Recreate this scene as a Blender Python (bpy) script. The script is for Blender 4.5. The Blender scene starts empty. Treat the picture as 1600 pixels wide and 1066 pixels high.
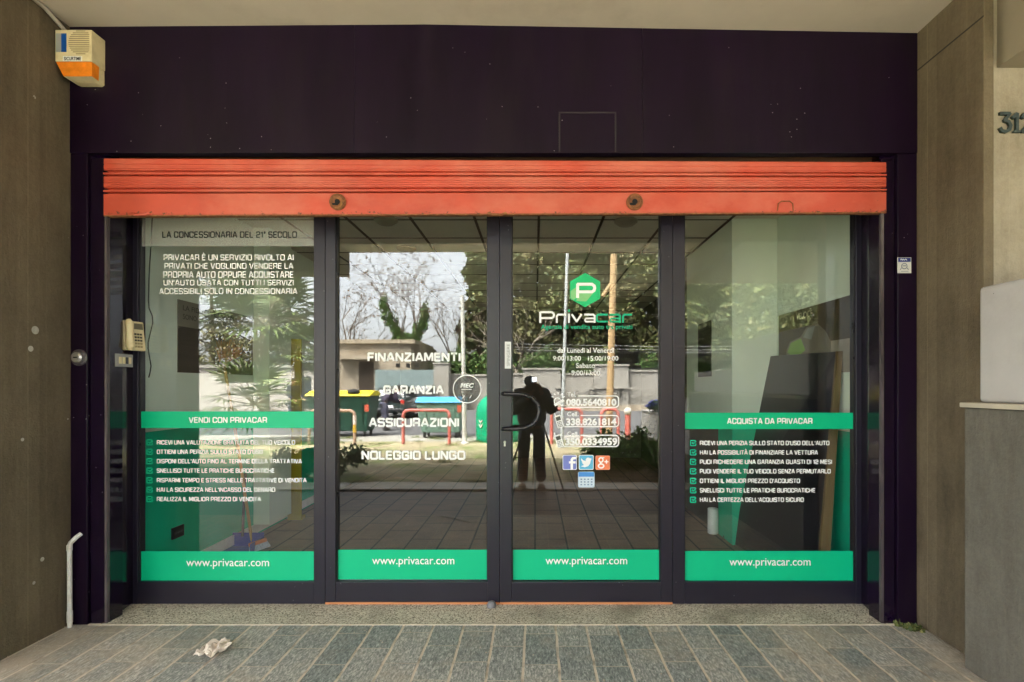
import bpy, bmesh, math, random
import numpy as np
from mathutils import Vector, Matrix
S = bpy.context.scene
COL = S.collection
R = math.radians

# ------------------------------------------------------------------ camera, sky, sun, exposure
D, F, VX, VY, H = 3.8, 859.0, 836.0, 603.0, 1.5      # metres to the glass, focal in photo px, vanishing point, eye height
cd = bpy.data.cameras.new('camera'); cam = bpy.data.objects.new('camera', cd); COL.objects.link(cam)
cd.sensor_width = 36; cd.lens = 36 * F / 1600
cd.shift_x = -(VX - 800) / 1600; cd.shift_y = (VY - 533) / 1600
cd.clip_start = 0.01; cd.clip_end = 2000
cam.location = (0, -D, H); cam.rotation_euler = (R(90), 0, 0)
S.camera = cam

SUN_EL, SUN_AZ = 62.0, 322.0         # sun over the roof of the block, softened by thin cloud; it lights the far side of the street
w = bpy.data.worlds.new('World'); S.world = w; w.use_nodes = True
nt = w.node_tree; nt.nodes.clear()
sky = nt.nodes.new('ShaderNodeTexSky'); sky.sky_type = 'NISHITA'; sky.sun_disc = False
sky.sun_elevation = R(SUN_EL); sky.sun_rotation = R(SUN_AZ); sky.dust_density = 3.0; sky.air_density = 1.0
hs = nt.nodes.new('ShaderNodeHueSaturation'); hs.inputs['Saturation'].default_value = 0.20; hs.inputs['Value'].default_value = 1.0
bg = nt.nodes.new('ShaderNodeBackground'); bg.inputs['Strength'].default_value = 0.069
wo = nt.nodes.new('ShaderNodeOutputWorld')
nt.links.new(sky.outputs[0], hs.inputs['Color']); nt.links.new(hs.outputs[0], bg.inputs[0]); nt.links.new(bg.outputs[0], wo.inputs[0])
sd = bpy.data.lights.new('sun', 'SUN'); sun = bpy.data.objects.new('sun', sd); COL.objects.link(sun)
sd.energy = 2.9; sd.angle = R(35); sd.color = (1.0, 0.95, 0.87)
_dir = Vector((math.sin(R(SUN_AZ)) * math.cos(R(SUN_EL)), math.cos(R(SUN_AZ)) * math.cos(R(SUN_EL)), math.sin(R(SUN_EL))))
sun.rotation_euler = _dir.to_track_quat('Z', 'Y').to_euler(); sun.location = (0, 20, 40)
S.view_settings.view_transform = 'Standard'; S.view_settings.look = 'None'
S.view_settings.gamma = 1; S.view_settings.use_curve_mapping = False
S.view_settings.exposure = 4.95
S.render.engine = 'CYCLES'
try:
    S.cycles.use_denoising = True; S.cycles.denoising_prefilter = 'ACCURATE'; S.cycles.max_bounces = 12; S.cycles.transparent_max_bounces = 16
    S.cycles.diffuse_bounces = 6; S.cycles.glossy_bounces = 5
    S.cycles.sample_clamp_indirect = 6
except Exception: pass

# ------------------------------------------------------------------ photo pixel -> place
def W(px, py, y):                    # a pixel seen directly, on the plane y
    d = y + D
    return Vector(((px - VX) * d / F, y, H + (VY - py) * d / F))
def wx(px, y): return (px - VX) * (y + D) / F
def wz(py, y): return H + (VY - py) * (y + D) / F
def M(px, py, d):                    # a pixel seen mirrored in the shop glass at path length d
    return Vector(((px - VX) * d / F, D - d, H + (VY - py) * d / F))
def gd(py): return H * F / (py - VY)  # path length to the ground for a pixel row
def srgb(r, g, b):
    f = lambda c: (c / 255 / 12.92) if c <= 10 else ((c / 255 + .055) / 1.055) ** 2.4
    return (f(r), f(g), f(b))

# ------------------------------------------------------------------ materials
MATS = {}
def mat(name, col, rough=.6, spec=.4, metal=0., var=.12, scale=6., bump=0., bscale=40., coat=0., stretch=(1, 1, 1), col2=None, dirt=None, dscale=2.5, dlo=.52, dhi=.75, spk=None, spk_scale=30, spk_size=.05):
    if name in MATS: return MATS[name]
    m = bpy.data.materials.new(name); m.use_nodes = True; N = m.node_tree; n = N.nodes; L = N.links
    b = n['Principled BSDF']
    b.inputs['Roughness'].default_value = rough; b.inputs['Specular IOR Level'].default_value = spec
    b.inputs['Metallic'].default_value = metal; b.inputs['Coat Weight'].default_value = coat
    tc = n.new('ShaderNodeTexCoord'); mp = n.new('ShaderNodeMapping'); mp.inputs['Scale'].default_value = stretch
    L.new(tc.outputs['Object'], mp.inputs[0])
    nz = n.new('ShaderNodeTexNoise'); nz.inputs['Scale'].default_value = scale; nz.inputs['Detail'].default_value = 6
    nz.inputs['Roughness'].default_value = .62; L.new(mp.outputs[0], nz.inputs['Vector'])
    cr = n.new('ShaderNodeValToRGB'); cr.color_ramp.elements[0].position = .3; cr.color_ramp.elements[1].position = .7
    c2 = col2 or tuple(min(1, c * (1 + var)) for c in col)
    c1 = tuple(c * (1 - var) for c in col) if col2 is None else col
    cr.color_ramp.elements[0].color = (*c1, 1); cr.color_ramp.elements[1].color = (*c2, 1)
    L.new(nz.outputs[0], cr.inputs[0]); out = cr.outputs[0]
    def over(fac, c, out):
        mx = n.new('ShaderNodeMix'); mx.data_type = 'RGBA'; L.new(fac, mx.inputs[0]); L.new(out, mx.inputs[6]); mx.inputs[7].default_value = (*c, 1)
        return mx.outputs[2]
    if dirt:
        dz = n.new('ShaderNodeTexNoise'); dz.inputs['Scale'].default_value = dscale; dz.inputs['Detail'].default_value = 9; dz.inputs['Roughness'].default_value = .7
        L.new(mp.outputs[0], dz.inputs['Vector'])
        mr = n.new('ShaderNodeMapRange'); mr.inputs[1].default_value = dlo; mr.inputs[2].default_value = dhi
        L.new(dz.outputs[0], mr.inputs[0]); out = over(mr.outputs[0], dirt, out)
    if spk:
        vo = n.new('ShaderNodeTexVoronoi'); vo.inputs['Scale'].default_value = spk_scale; L.new(tc.outputs['Object'], vo.inputs['Vector'])
        lt = n.new('ShaderNodeMath'); lt.operation = 'LESS_THAN'; L.new(vo.outputs['Distance'], lt.inputs[0]); lt.inputs[1].default_value = spk_size
        cz = n.new('ShaderNodeTexNoise'); cz.inputs['Scale'].default_value = 2.2; L.new(tc.outputs['Object'], cz.inputs['Vector'])
        gt = n.new('ShaderNodeMath'); gt.operation = 'GREATER_THAN'; L.new(cz.outputs[0], gt.inputs[0]); gt.inputs[1].default_value = .53
        mu = n.new('ShaderNodeMath'); mu.operation = 'MULTIPLY'; L.new(lt.outputs[0], mu.inputs[0]); L.new(gt.outputs[0], mu.inputs[1])
        out = over(mu.outputs[0], spk, out)
    L.new(out, b.inputs['Base Color'])
    rv = n.new('ShaderNodeMapRange'); rv.inputs[3].default_value = max(0, rough - .06); rv.inputs[4].default_value = min(1, rough + .08)
    L.new(nz.outputs[0], rv.inputs[0]); L.new(rv.outputs[0], b.inputs['Roughness'])
    if bump:
        bz = n.new('ShaderNodeTexNoise'); bz.inputs['Scale'].default_value = bscale; bz.inputs['Detail'].default_value = 5
        L.new(mp.outputs[0], bz.inputs['Vector'])
        bp = n.new('ShaderNodeBump'); bp.inputs['Strength'].default_value = bump; bp.inputs['Distance'].default_value = .01
        L.new(bz.outputs[0], bp.inputs['Height']); L.new(bp.outputs[0], b.inputs['Normal'])
    MATS[name] = m
    return m

def board_concrete(name, c1, c2, width=.145, streak=1.0, seamv=.32):
    """concrete cast against upright boards: one tone per board, thin seams, runs and pits"""
    m = bpy.data.materials.new(name); m.use_nodes = True; N = m.node_tree; n = N.nodes; L = N.links; b = n['Principled BSDF']
    b.inputs['Roughness'].default_value = .85; b.inputs['Specular IOR Level'].default_value = .25
    tc = n.new('ShaderNodeTexCoord'); sx = n.new('ShaderNodeSeparateXYZ'); L.new(tc.outputs['Object'], sx.inputs[0])
    def math_(op, a, bb=None, c=None):
        k = n.new('ShaderNodeMath'); k.operation = op
        for i, v in enumerate((a, bb, c)):
            if v is None: continue
            if isinstance(v, (int, float)): k.inputs[i].default_value = v
            else: L.new(v, k.inputs[i])
        return k.outputs[0]
    u = math_('DIVIDE', math_('ADD', sx.outputs[0], sx.outputs[1]), width)
    cell = math_('FLOOR', u); fr = math_('FRACT', u)
    wn = n.new('ShaderNodeTexWhiteNoise'); wn.noise_dimensions = '1D'; L.new(cell, wn.inputs['W'])
    seam = math_('LESS_THAN', math_('ABSOLUTE', math_('SUBTRACT', fr, math_('MULTIPLY_ADD', wn.outputs[0], .3, .3))), .016)
    mp = n.new('ShaderNodeMapping'); mp.inputs['Scale'].default_value = (7, 7, 1.5); L.new(tc.outputs['Object'], mp.inputs[0])
    nz = n.new('ShaderNodeTexNoise'); nz.inputs['Scale'].default_value = 1.6; nz.inputs['Detail'].default_value = 9; nz.inputs['Roughness'].default_value = .68; L.new(mp.outputs[0], nz.inputs['Vector'])
    big = n.new('ShaderNodeTexNoise'); big.inputs['Scale'].default_value = 1.5; big.inputs['Detail'].default_value = 9; big.inputs['Roughness'].default_value = .66; L.new(tc.outputs['Object'], big.inputs['Vector'])
    grain = n.new('ShaderNodeTexNoise'); grain.inputs['Scale'].default_value = 38; grain.inputs['Detail'].default_value = 8; grain.inputs['Roughness'].default_value = .75; L.new(tc.outputs['Object'], grain.inputs['Vector'])
    fac = math_('ADD', math_('MULTIPLY', wn.outputs[0], .16), math_('ADD', math_('MULTIPLY', nz.outputs[0], .45 * streak), math_('ADD', math_('MULTIPLY', big.outputs[0], .65), math_('MULTIPLY', grain.outputs[0], .40))))
    cr = n.new('ShaderNodeValToRGB'); cr.color_ramp.elements[0].position = .52; cr.color_ramp.elements[1].position = .98
    cr.color_ramp.elements[0].color = (*c1, 1); cr.color_ramp.elements[1].color = (*c2, 1); L.new(fac, cr.inputs[0])
    mx = n.new('ShaderNodeMix'); mx.data_type = 'RGBA'; L.new(math_('MULTIPLY', seam, math_('MULTIPLY', wn.outputs[0], seamv)), mx.inputs[0]); L.new(cr.outputs[0], mx.inputs[6]); mx.inputs[7].default_value = (*[c * 2.1 for c in c2], 1)
    vo = n.new('ShaderNodeTexVoronoi'); vo.inputs['Scale'].default_value = 5.5; L.new(tc.outputs['Object'], vo.inputs['Vector'])
    pit = math_('MULTIPLY', math_('LESS_THAN', vo.outputs['Distance'], .055), math_('GREATER_THAN', big.outputs[0], .52))
    m2 = n.new('ShaderNodeMix'); m2.data_type = 'RGBA'; L.new(math_('MULTIPLY', pit, .75), m2.inputs[0]); L.new(mx.outputs[2], m2.inputs[6]); m2.inputs[7].default_value = (.42, .40, .36, 1)
    L.new(m2.outputs[2], b.inputs['Base Color'])
    fine = n.new('ShaderNodeTexNoise'); fine.inputs['Scale'].default_value = 90; fine.inputs['Detail'].default_value = 4; L.new(tc.outputs['Object'], fine.inputs['Vector'])
    h = math_('ADD', math_('MULTIPLY', fine.outputs[0], .35), math_('ADD', nz.outputs[0], math_('MULTIPLY', seam, .5)))
    bp = n.new('ShaderNodeBump'); bp.inputs['Strength'].default_value = .5; bp.inputs['Distance'].default_value = .014; L.new(h, bp.inputs['Height']); L.new(bp.outputs[0], b.inputs['Normal'])
    MATS[name] = m; return m

def slate_paving(name):
    m = bpy.data.materials.new(name); m.use_nodes = True; N = m.node_tree; n = N.nodes; L = N.links; b = n['Principled BSDF']
    b.inputs['Roughness'].default_value = .62; b.inputs['Specular IOR Level'].default_value = .35
    tc = n.new('ShaderNodeTexCoord'); rot = n.new('ShaderNodeMapping'); rot.inputs['Rotation'].default_value = (0, 0, R(90)); rot.inputs['Location'].default_value = (.05, .055, 0)
    L.new(tc.outputs['Object'], rot.inputs[0])
    def math_(op, a, bb=None):
        q = n.new('ShaderNodeMath'); q.operation = op
        for i, v in enumerate((a, bb)):
            if v is None: continue
            if isinstance(v, (int, float)): q.inputs[i].default_value = v
            else: L.new(v, q.inputs[i])
        return q.outputs[0]
    wob = n.new('ShaderNodeTexNoise'); wob.inputs['Scale'].default_value = 6; wob.inputs['Detail'].default_value = 4; L.new(tc.outputs['Object'], wob.inputs['Vector'])
    va = n.new('ShaderNodeVectorMath'); va.operation = 'MULTIPLY_ADD'; L.new(wob.outputs['Color'], va.inputs[0]); va.inputs[1].default_value = (.014, .02, 0); L.new(tc.outputs['Object'], va.inputs[2])
    s0 = n.new('ShaderNodeSeparateXYZ'); L.new(va.outputs[0], s0.inputs[0])
    u = math_('DIVIDE', math_('ADD', s0.outputs[0], .055), .190); cu = math_('FLOOR', u)
    w1 = n.new('ShaderNodeTexWhiteNoise'); w1.noise_dimensions = '1D'; L.new(cu, w1.inputs['W'])
    v = math_('ADD', math_('DIVIDE', math_('ADD', s0.outputs[1], .06), .37), math_('ADD', math_('MULTIPLY', math_('MODULO', math_('ABSOLUTE', cu), 2), .5), math_('MULTIPLY', w1.outputs[0], .16)))
    def dist(x): return math_('SUBTRACT', .5, math_('ABSOLUTE', math_('SUBTRACT', math_('FRACT', x), .5)))
    def soft(dv, a, b_):
        q = n.new('ShaderNodeMapRange'); q.interpolation_type = 'SMOOTHSTEP'; q.inputs[1].default_value = a; q.inputs[2].default_value = b_; q.inputs[3].default_value = 1; q.inputs[4].default_value = 0; L.new(dv, q.inputs[0]); return q.outputs[0]
    jl = soft(dist(u), .029, .045); js = math_('MULTIPLY', soft(dist(v), .007, .016), .6); jf = math_('MAXIMUM', jl, js)
    cv = n.new('ShaderNodeCombineXYZ'); L.new(cu, cv.inputs[0]); L.new(math_('FLOOR', v), cv.inputs[1])
    w2 = n.new('ShaderNodeTexWhiteNoise'); w2.noise_dimensions = '2D'; L.new(cv.outputs[0], w2.inputs['Vector'])
    mp = n.new('ShaderNodeMapping'); mp.inputs['Rotation'].default_value = (0, 0, R(14)); mp.inputs['Scale'].default_value = (1, .30, 1); L.new(tc.outputs['Object'], mp.inputs[0])
    off = n.new('ShaderNodeVectorMath'); off.operation = 'MULTIPLY_ADD'; L.new(w2.outputs['Color'], off.inputs[0]); off.inputs[1].default_value = (7, 5, 3); L.new(mp.outputs[0], off.inputs[2])
    st = n.new('ShaderNodeTexNoise'); st.inputs['Scale'].default_value = 95; st.inputs['Detail'].default_value = 6; st.inputs['Roughness'].default_value = .75; st.inputs['Distortion'].default_value = .6; L.new(off.outputs[0], st.inputs['Vector'])
    cr = n.new('ShaderNodeValToRGB'); e = cr.color_ramp.elements
    e[0].position = .34; e[0].color = (.11, .12, .115, 1); e[1].position = .68; e[1].color = (.74, .71, .65, 1)
    k = cr.color_ramp.elements.new(.5); k.color = (.30, .308, .29, 1)
    L.new(st.outputs[0], cr.inputs[0])
    tone = n.new('ShaderNodeMix'); tone.data_type = 'RGBA'; tone.blend_type = 'MULTIPLY'; tone.inputs[0].default_value = .8; L.new(cr.outputs[0], tone.inputs[6])
    tr = n.new('ShaderNodeValToRGB'); tr.color_ramp.elements[0].color = (.50, .58, .60, 1); tr.color_ramp.elements[1].color = (1.15, 1.1, 1.05, 1); L.new(w2.outputs['Value'], tr.inputs[0]); L.new(tr.outputs[0], tone.inputs[7])
    # sandy dust
    du = n.new('ShaderNodeTexNoise'); du.inputs['Scale'].default_value = 1.7; du.inputs['Detail'].default_value = 9; du.inputs['Roughness'].default_value = .7; L.new(tc.outputs['Object'], du.inputs['Vector'])
    sx = n.new('ShaderNodeSeparateXYZ'); L.new(tc.outputs['Object'], sx.inputs[0])
    edge = n.new('ShaderNodeMapRange'); edge.inputs[1].default_value = 1.3; edge.inputs[2].default_value = 2.9; edge.inputs[3].default_value = 0; edge.inputs[4].default_value = .42
    L.new(math_('ABSOLUTE', math_('ADD', sx.outputs[0], .25), 0), edge.inputs[0])
    dr = n.new('ShaderNodeMapRange'); dr.inputs[1].default_value = .50; dr.inputs[2].default_value = .78; dr.inputs[4].default_value = .85; L.new(math_('ADD', du.outputs[0], math_('MULTIPLY', edge.outputs[0], .45)), dr.inputs[0])
    dm = n.new('ShaderNodeMix'); dm.data_type = 'RGBA'; L.new(dr.outputs[0], dm.inputs[0]); L.new(tone.outputs[2], dm.inputs[6]); dm.inputs[7].default_value = (.46, .38, .285, 1)
    jm = n.new('ShaderNodeMix'); jm.data_type = 'RGBA'; L.new(jf, jm.inputs[0]); L.new(dm.outputs[2], jm.inputs[6])
    jc = n.new('ShaderNodeValToRGB'); jc.color_ramp.elements[0].color = (.20, .16, .12, 1); jc.color_ramp.elements[1].color = (.58, .49, .38, 1); jc.color_ramp.elements[0].position = .28; jc.color_ramp.elements[1].position = .5
    jz = n.new('ShaderNodeTexNoise'); jz.inputs['Scale'].default_value = 9; jz.inputs['Detail'].default_value = 6; L.new(tc.outputs['Object'], jz.inputs['Vector']); L.new(jz.outputs[0], jc.inputs[0]); L.new(jc.outputs[0], jm.inputs[7])
    L.new(jm.outputs[2], b.inputs['Base Color'])
    h = math_('SUBTRACT', math_('MULTIPLY', st.outputs[0], .8), math_('MULTIPLY', jf, .8))
    bp = n.new('ShaderNodeBump'); bp.inputs['Strength'].default_value = .5; bp.inputs['Distance'].default_value = .006; L.new(h, bp.inputs['Height']); L.new(bp.outputs[0], b.inputs['Normal'])
    MATS[name] = m; return m

def speckle(name, base, dark, light, scale=120, rough=.6):
    m = bpy.data.materials.new(name); m.use_nodes = True; N = m.node_tree; n = N.nodes; L = N.links; b = n['Principled BSDF']; b.inputs['Roughness'].default_value = rough
    tc = n.new('ShaderNodeTexCoord')
    vo = n.new('ShaderNodeTexVoronoi'); vo.inputs['Scale'].default_value = scale; L.new(tc.outputs['Object'], vo.inputs['Vector'])
    sp = n.new('ShaderNodeSeparateColor'); L.new(vo.outputs['Color'], sp.inputs[0])
    cr = n.new('ShaderNodeValToRGB'); cr.color_ramp.interpolation = 'CONSTANT'; e = cr.color_ramp.elements
    e[0].color = (*dark, 1); e[1].position = .22; e[1].color = (*base, 1); q = e.new(.7); q.color = (*light, 1)
    L.new(sp.outputs[0], cr.inputs[0])
    nz = n.new('ShaderNodeTexNoise'); nz.inputs['Scale'].default_value = 2.3; nz.inputs['Detail'].default_value = 8; L.new(tc.outputs['Object'], nz.inputs['Vector'])
    mr = n.new('ShaderNodeMapRange'); mr.inputs[1].default_value = .5; mr.inputs[2].default_value = .72; mr.inputs[4].default_value = .7; L.new(nz.outputs[0], mr.inputs[0])
    mx = n.new('ShaderNodeMix'); mx.data_type = 'RGBA'; L.new(mr.outputs[0], mx.inputs[0]); L.new(cr.outputs[0], mx.inputs[6]); mx.inputs[7].default_value = (.17, .145, .11, 1)
    L.new(mx.outputs[2], b.inputs['Base Color']); MATS[name] = m; return m

def leaf_mat(name, c1, c2, c3=None):
    m = bpy.data.materials.new(name); m.use_nodes = True; N = m.node_tree; n = N.nodes; L = N.links; b = n['Principled BSDF']; b.inputs['Roughness'].default_value = .6; b.inputs['Specular IOR Level'].default_value = .3
    g = n.new('ShaderNodeNewGeometry'); cr = n.new('ShaderNodeValToRGB'); e = cr.color_ramp.elements
    e[0].color = (*c1, 1); e[1].color = (*c2, 1)
    if c3: q = e.new(.86); q.color = (*c2, 1); e[len(e) - 1].color = (*c3, 1)
    L.new(g.outputs['Random Per Island'], cr.inputs[0]); L.new(cr.outputs[0], b.inputs['Base Color']); MATS[name] = m; return m

def glass_mat(name, r0=.2, tint=(.975, .995, .98), wav=.0):
    m = bpy.data.materials.new(name); m.use_nodes = True; N = m.node_tree; n = N.nodes; L = N.links; n.remove(n['Principled BSDF']); o = n['Material Output']
    t = n.new('ShaderNodeBsdfTransparent'); t.inputs[0].default_value = (*tint, 1); g = n.new('ShaderNodeBsdfGlossy'); g.inputs['Roughness'].default_value = 0.0; g.inputs[0].default_value = (1, 1, 1, 1)
    lw = n.new('ShaderNodeLayerWeight'); lw.inputs[0].default_value = .5
    mr = n.new('ShaderNodeMapRange'); mr.inputs[3].default_value = r0; mr.inputs[4].default_value = .8; L.new(lw.outputs['Facing'], mr.inputs[0])
    pw = n.new('ShaderNodeMath'); pw.operation = 'POWER'; L.new(lw.outputs['Facing'], pw.inputs[0]); pw.inputs[1].default_value = 4; L.new(pw.outputs[0], mr.inputs[0])
    mx = n.new('ShaderNodeMixShader'); L.new(mr.outputs[0], mx.inputs[0]); L.new(t.outputs[0], mx.inputs[1]); L.new(g.outputs[0], mx.inputs[2]); L.new(mx.outputs[0], o.inputs[0])
    MATS[name] = m; return m

def film_mat(name, col, cover):
    m = bpy.data.materials.new(name); m.use_nodes = True; N = m.node_tree; n = N.nodes; L = N.links; b = n['Principled BSDF']; b.inputs['Base Color'].default_value = (*col, 1); b.inputs['Roughness'].default_value = .4
    b.inputs['Alpha'].default_value = cover; MATS[name] = m; return m

PURPLE = mat('black_purple_paint', (.0078, .0026, .0118), rough=.32, spec=.22, var=.35, scale=3, spk=(.30, .30, .30), spk_scale=16, spk_size=.05, bump=.05, bscale=60, stretch=(1.4, 1.4, .3), dirt=(.014, .009, .013), dscale=2.0, dlo=.5, dhi=.85)
PURPLE_GLOSS = mat('black_polished_panel', (.0065, .0022, .0115), rough=.12, spec=.5, var=.3, scale=3, spk=(.16, .16, .17), spk_scale=14, spk_size=.04)
FRAME = mat('dark_anodised_frame', (.0125, .0102, .0205), rough=.36, spec=.5, var=.10, scale=4, spk=(.35, .36, .38), spk_scale=22, spk_size=.045)
SCUFF = mat('scuffed_edge_metal', (.07, .055, .06), rough=.5, var=.5, scale=14, stretch=(1, 1, .2), dirt=(.22, .19, .18), dscale=9)
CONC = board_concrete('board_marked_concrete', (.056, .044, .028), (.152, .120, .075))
CONC_LIT = board_concrete('daylit_board_concrete', (.19, .16, .11), (.37, .325, .245))  # same concrete in a lighter colour for daylight on the outward face
CONC_GREY = board_concrete('grey_parapet_render', (.055, .050, .040), (.150, .138, .112), width=40, streak=1.15, seamv=0)
SOFFIT = mat('soffit_plaster', (.60, .535, .44), rough=.9, var=.06, scale=2.2, bump=.08, bscale=50, dirt=(.50, .44, .355), dscale=1.3)
SLATE = slate_paving('slate_paving')     # long slabs laid towards the shop
GRANITE = speckle('granite_threshold', (.48, .42, .33), (.15, .12, .09), (.68, .61, .50), scale=150)
RED = mat('faded_red_shutter_paint', (.49, .068, .036), rough=.42, spec=.45, var=.14, scale=2.6, stretch=(1, 1, 1.6), dirt=(.56, .150, .095), dscale=1.2, dlo=.45, dhi=.7, spk=(.16, .06, .03), spk_scale=13, spk_size=.03)
RUST = mat('rusty_metal', (.20, .075, .028), rough=.75, var=.5, scale=40, dirt=(.40, .20, .06), dscale=30)
BLACKHOLE = mat('dark_keyhole', (.006, .006, .006), rough=.8)
GREEN = mat('green_vinyl', (.0, .47, .225), rough=.42, spec=.35, var=.03, scale=2)
WHITE_V = mat('white_vinyl', (.84, .85, .85), rough=.5, var=.02)
BLACK_V = mat('black_vinyl', (.015, .015, .015), rough=.45)
GREEN_V = mat('green_letter_vinyl', (.0, .40, .20), rough=.45, var=.03)
GLASS = glass_mat('shop_glass', r0=.054)
CREAM = mat('aged_cream_plastic', (.66, .56, .33), rough=.45, var=.08, scale=10, dirt=(.50, .40, .22), dscale=8)
ORANGE = mat('orange_strobe_plastic', (.78, .22, .015), rough=.3, var=.18, scale=22)
BLUE = mat('blue_badge', (.005, .075, .32), rough=.4)
GREYB = mat('grey_badge', (.34, .35, .32), rough=.4)
PVC = mat('white_pvc', (.62, .62, .58), rough=.4, var=.06, dirt=(.40, .36, .30), dscale=6)
STEEL = mat('worn_steel', (.45, .44, .42), rough=.35, metal=.8, var=.15)
BLACKM = mat('black_metal', (.012, .011, .014), rough=.28, spec=.5)
WOODO = mat('orange_wood_strip', (.50, .20, .085), rough=.6, var=.12, scale=4, stretch=(1, 6, 6))

# ------------------------------------------------------------------ mesh builder
class MB:
    def __init__(s): s.v, s.f, s.m = [], [], []
    def add(s, vs, fs, mi=0):
        o = len(s.v); s.v += [tuple(p) for p in vs]
        for f in fs: s.f.append([i + o for i in f]); s.m.append(mi)
        return s
    def box(s, x0, x1, y0, y1, z0, z1, mi=0, T=None):
        vs = [Vector((x, y, z)) for z in (z0, z1) for y in (y0, y1) for x in (x0, x1)]
        if T is not None: vs = [T @ v for v in vs]
        return s.add(vs, [(0, 2, 3, 1), (4, 5, 7, 6), (0, 1, 5, 4), (2, 6, 7, 3), (0, 4, 6, 2), (1, 3, 7, 5)], mi)
    def hexa(s, lo, hi, mi=0):            # two quads (4 points each) joined
        return s.add(list(lo) + list(hi), [(3, 2, 1, 0), (4, 5, 6, 7), (0, 1, 5, 4), (1, 2, 6, 5), (2, 3, 7, 6), (3, 0, 4, 7)], mi)
    def prism(s, poly, vec, mi=0):        # planar polygon swept along vec
        n = len(poly); vec = Vector(vec); a = [Vector(p) for p in poly]
        return s.add(a + [p + vec for p in a], [list(range(n))[::-1], list(range(n, 2 * n))] + [(i, (i + 1) % n, n + (i + 1) % n, n + i) for i in range(n)], mi)
    def tube(s, pts, r, n=8, mi=0, cap=True):
        pts = [Vector(p) for p in pts]; rs = r if isinstance(r, (list, tuple)) else [r] * len(pts)
        up = None; rings = []
        for i, p in enumerate(pts):
            t = (pts[min(i + 1, len(pts) - 1)] - pts[max(i - 1, 0)])
            if t.length < 1e-9: t = Vector((0, 0, 1))
            t.normalize()
            if up is None: up = t.orthogonal().normalized()
            up = (up - t * up.dot(t));
            if up.length < 1e-6: up = t.orthogonal()
            up.normalize(); bn = t.cross(up)
            rings.append([p + (up * math.cos(2 * math.pi * k / n) + bn * math.sin(2 * math.pi * k / n)) * rs[i] for k in range(n)])
        o = len(s.v)
        for g in rings: s.v += [tuple(q) for q in g]
        for i in range(len(rings) - 1):
            for k in range(n):
                s.f.append([o + i * n + k, o + i * n + (k + 1) % n, o + (i + 1) * n + (k + 1) % n, o + (i + 1) * n + k]); s.m.append(mi)
        if cap:
            s.f.append([o + k for k in range(n)][::-1]); s.m.append(mi); s.f.append([o + (len(rings) - 1) * n + k for k in range(n)]); s.m.append(mi)
        return s
    def lathe(s, prof, c, axis='Z', n=20, mi=0):
        c = Vector(c); o = len(s.v); ax = {'X': (Vector((0, 1, 0)), Vector((0, 0, 1)), Vector((1, 0, 0))), 'Y': (Vector((0, 0, 1)), Vector((1, 0, 0)), Vector((0, 1, 0))), 'Z': (Vector((1, 0, 0)), Vector((0, 1, 0)), Vector((0, 0, 1)))}[axis]
        for r, h in prof:
            for k in range(n):
                a = 2 * math.pi * k / n; s.v.append(tuple(c + ax[0] * math.cos(a) * r + ax[1] * math.sin(a) * r + ax[2] * h))
        for i in range(len(prof) - 1):
            for k in range(n): s.f.append([o + i * n + k, o + i * n + (k + 1) % n, o + (i + 1) * n + (k + 1) % n, o + (i + 1) * n + k]); s.m.append(mi)
        s.f.append([o + k for k in range(n)][::-1]); s.m.append(mi); s.f.append([o + (len(prof) - 1) * n + k for k in range(n)]); s.m.append(mi)
        return s
    def ball(s, c, r, n=12, mi=0, sq=(1, 1, 1)):
        prof = []
        o = len(s.v)
        s.lathe([(max(1e-4, math.sin(math.pi * i / n)) * r, -math.cos(math.pi * i / n) * r) for i in range(n + 1)], (0, 0, 0), 'Z', n * 2, mi)
        for i in range(o, len(s.v)): q = s.v[i]; s.v[i] = (c[0] + q[0] * sq[0], c[1] + q[1] * sq[1], c[2] + q[2] * sq[2])
        return s
    def build(s, name, mats, parent=None, bevel=0, smooth=False, seg=2, recalc=True):
        me = bpy.data.meshes.new(name); me.from_pydata(s.v, [], s.f)
        for m in (mats if isinstance(mats, (list, tuple)) else [mats]): me.materials.append(m)
        me.polygons.foreach_set('material_index', s.m)
        if recalc:
            bm = bmesh.new(); bm.from_mesh(me); bmesh.ops.recalc_face_normals(bm, faces=bm.faces); bm.to_mesh(me); bm.free()
        if smooth: me.polygons.foreach_set('use_smooth', [True] * len(me.polygons))
        o = bpy.data.objects.new(name, me); COL.objects.link(o)
        if parent: put(o, parent)
        if bevel:
            b = o.modifiers.new('edge', 'BEVEL'); b.width = bevel; b.segments = seg; b.limit_method = 'ANGLE'; b.angle_limit = R(35)
        if smooth:
            try:
                me.set_sharp_from_angle(angle=R(42))
            except Exception: pass
        return o

def put(o, parent):
    o.parent = parent
    o.matrix_parent_inverse = Matrix.Translation(-Vector(parent.location)) if parent.parent is None and parent.type == 'EMPTY' else Matrix.Identity(4)

def thing(name, label, cat, loc=(0, 0, 0), group=None):
    o = bpy.data.objects.new(name, None); COL.objects.link(o); o.location = loc; o.empty_display_size = .1
    return tag(o, label, cat, group)
def tag(o, label, cat, group=None):
    o['label'] = label; o['category'] = cat
    if group: o['group'] = group
    return o
def kind(o, k): o['kind'] = k; return o

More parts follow.
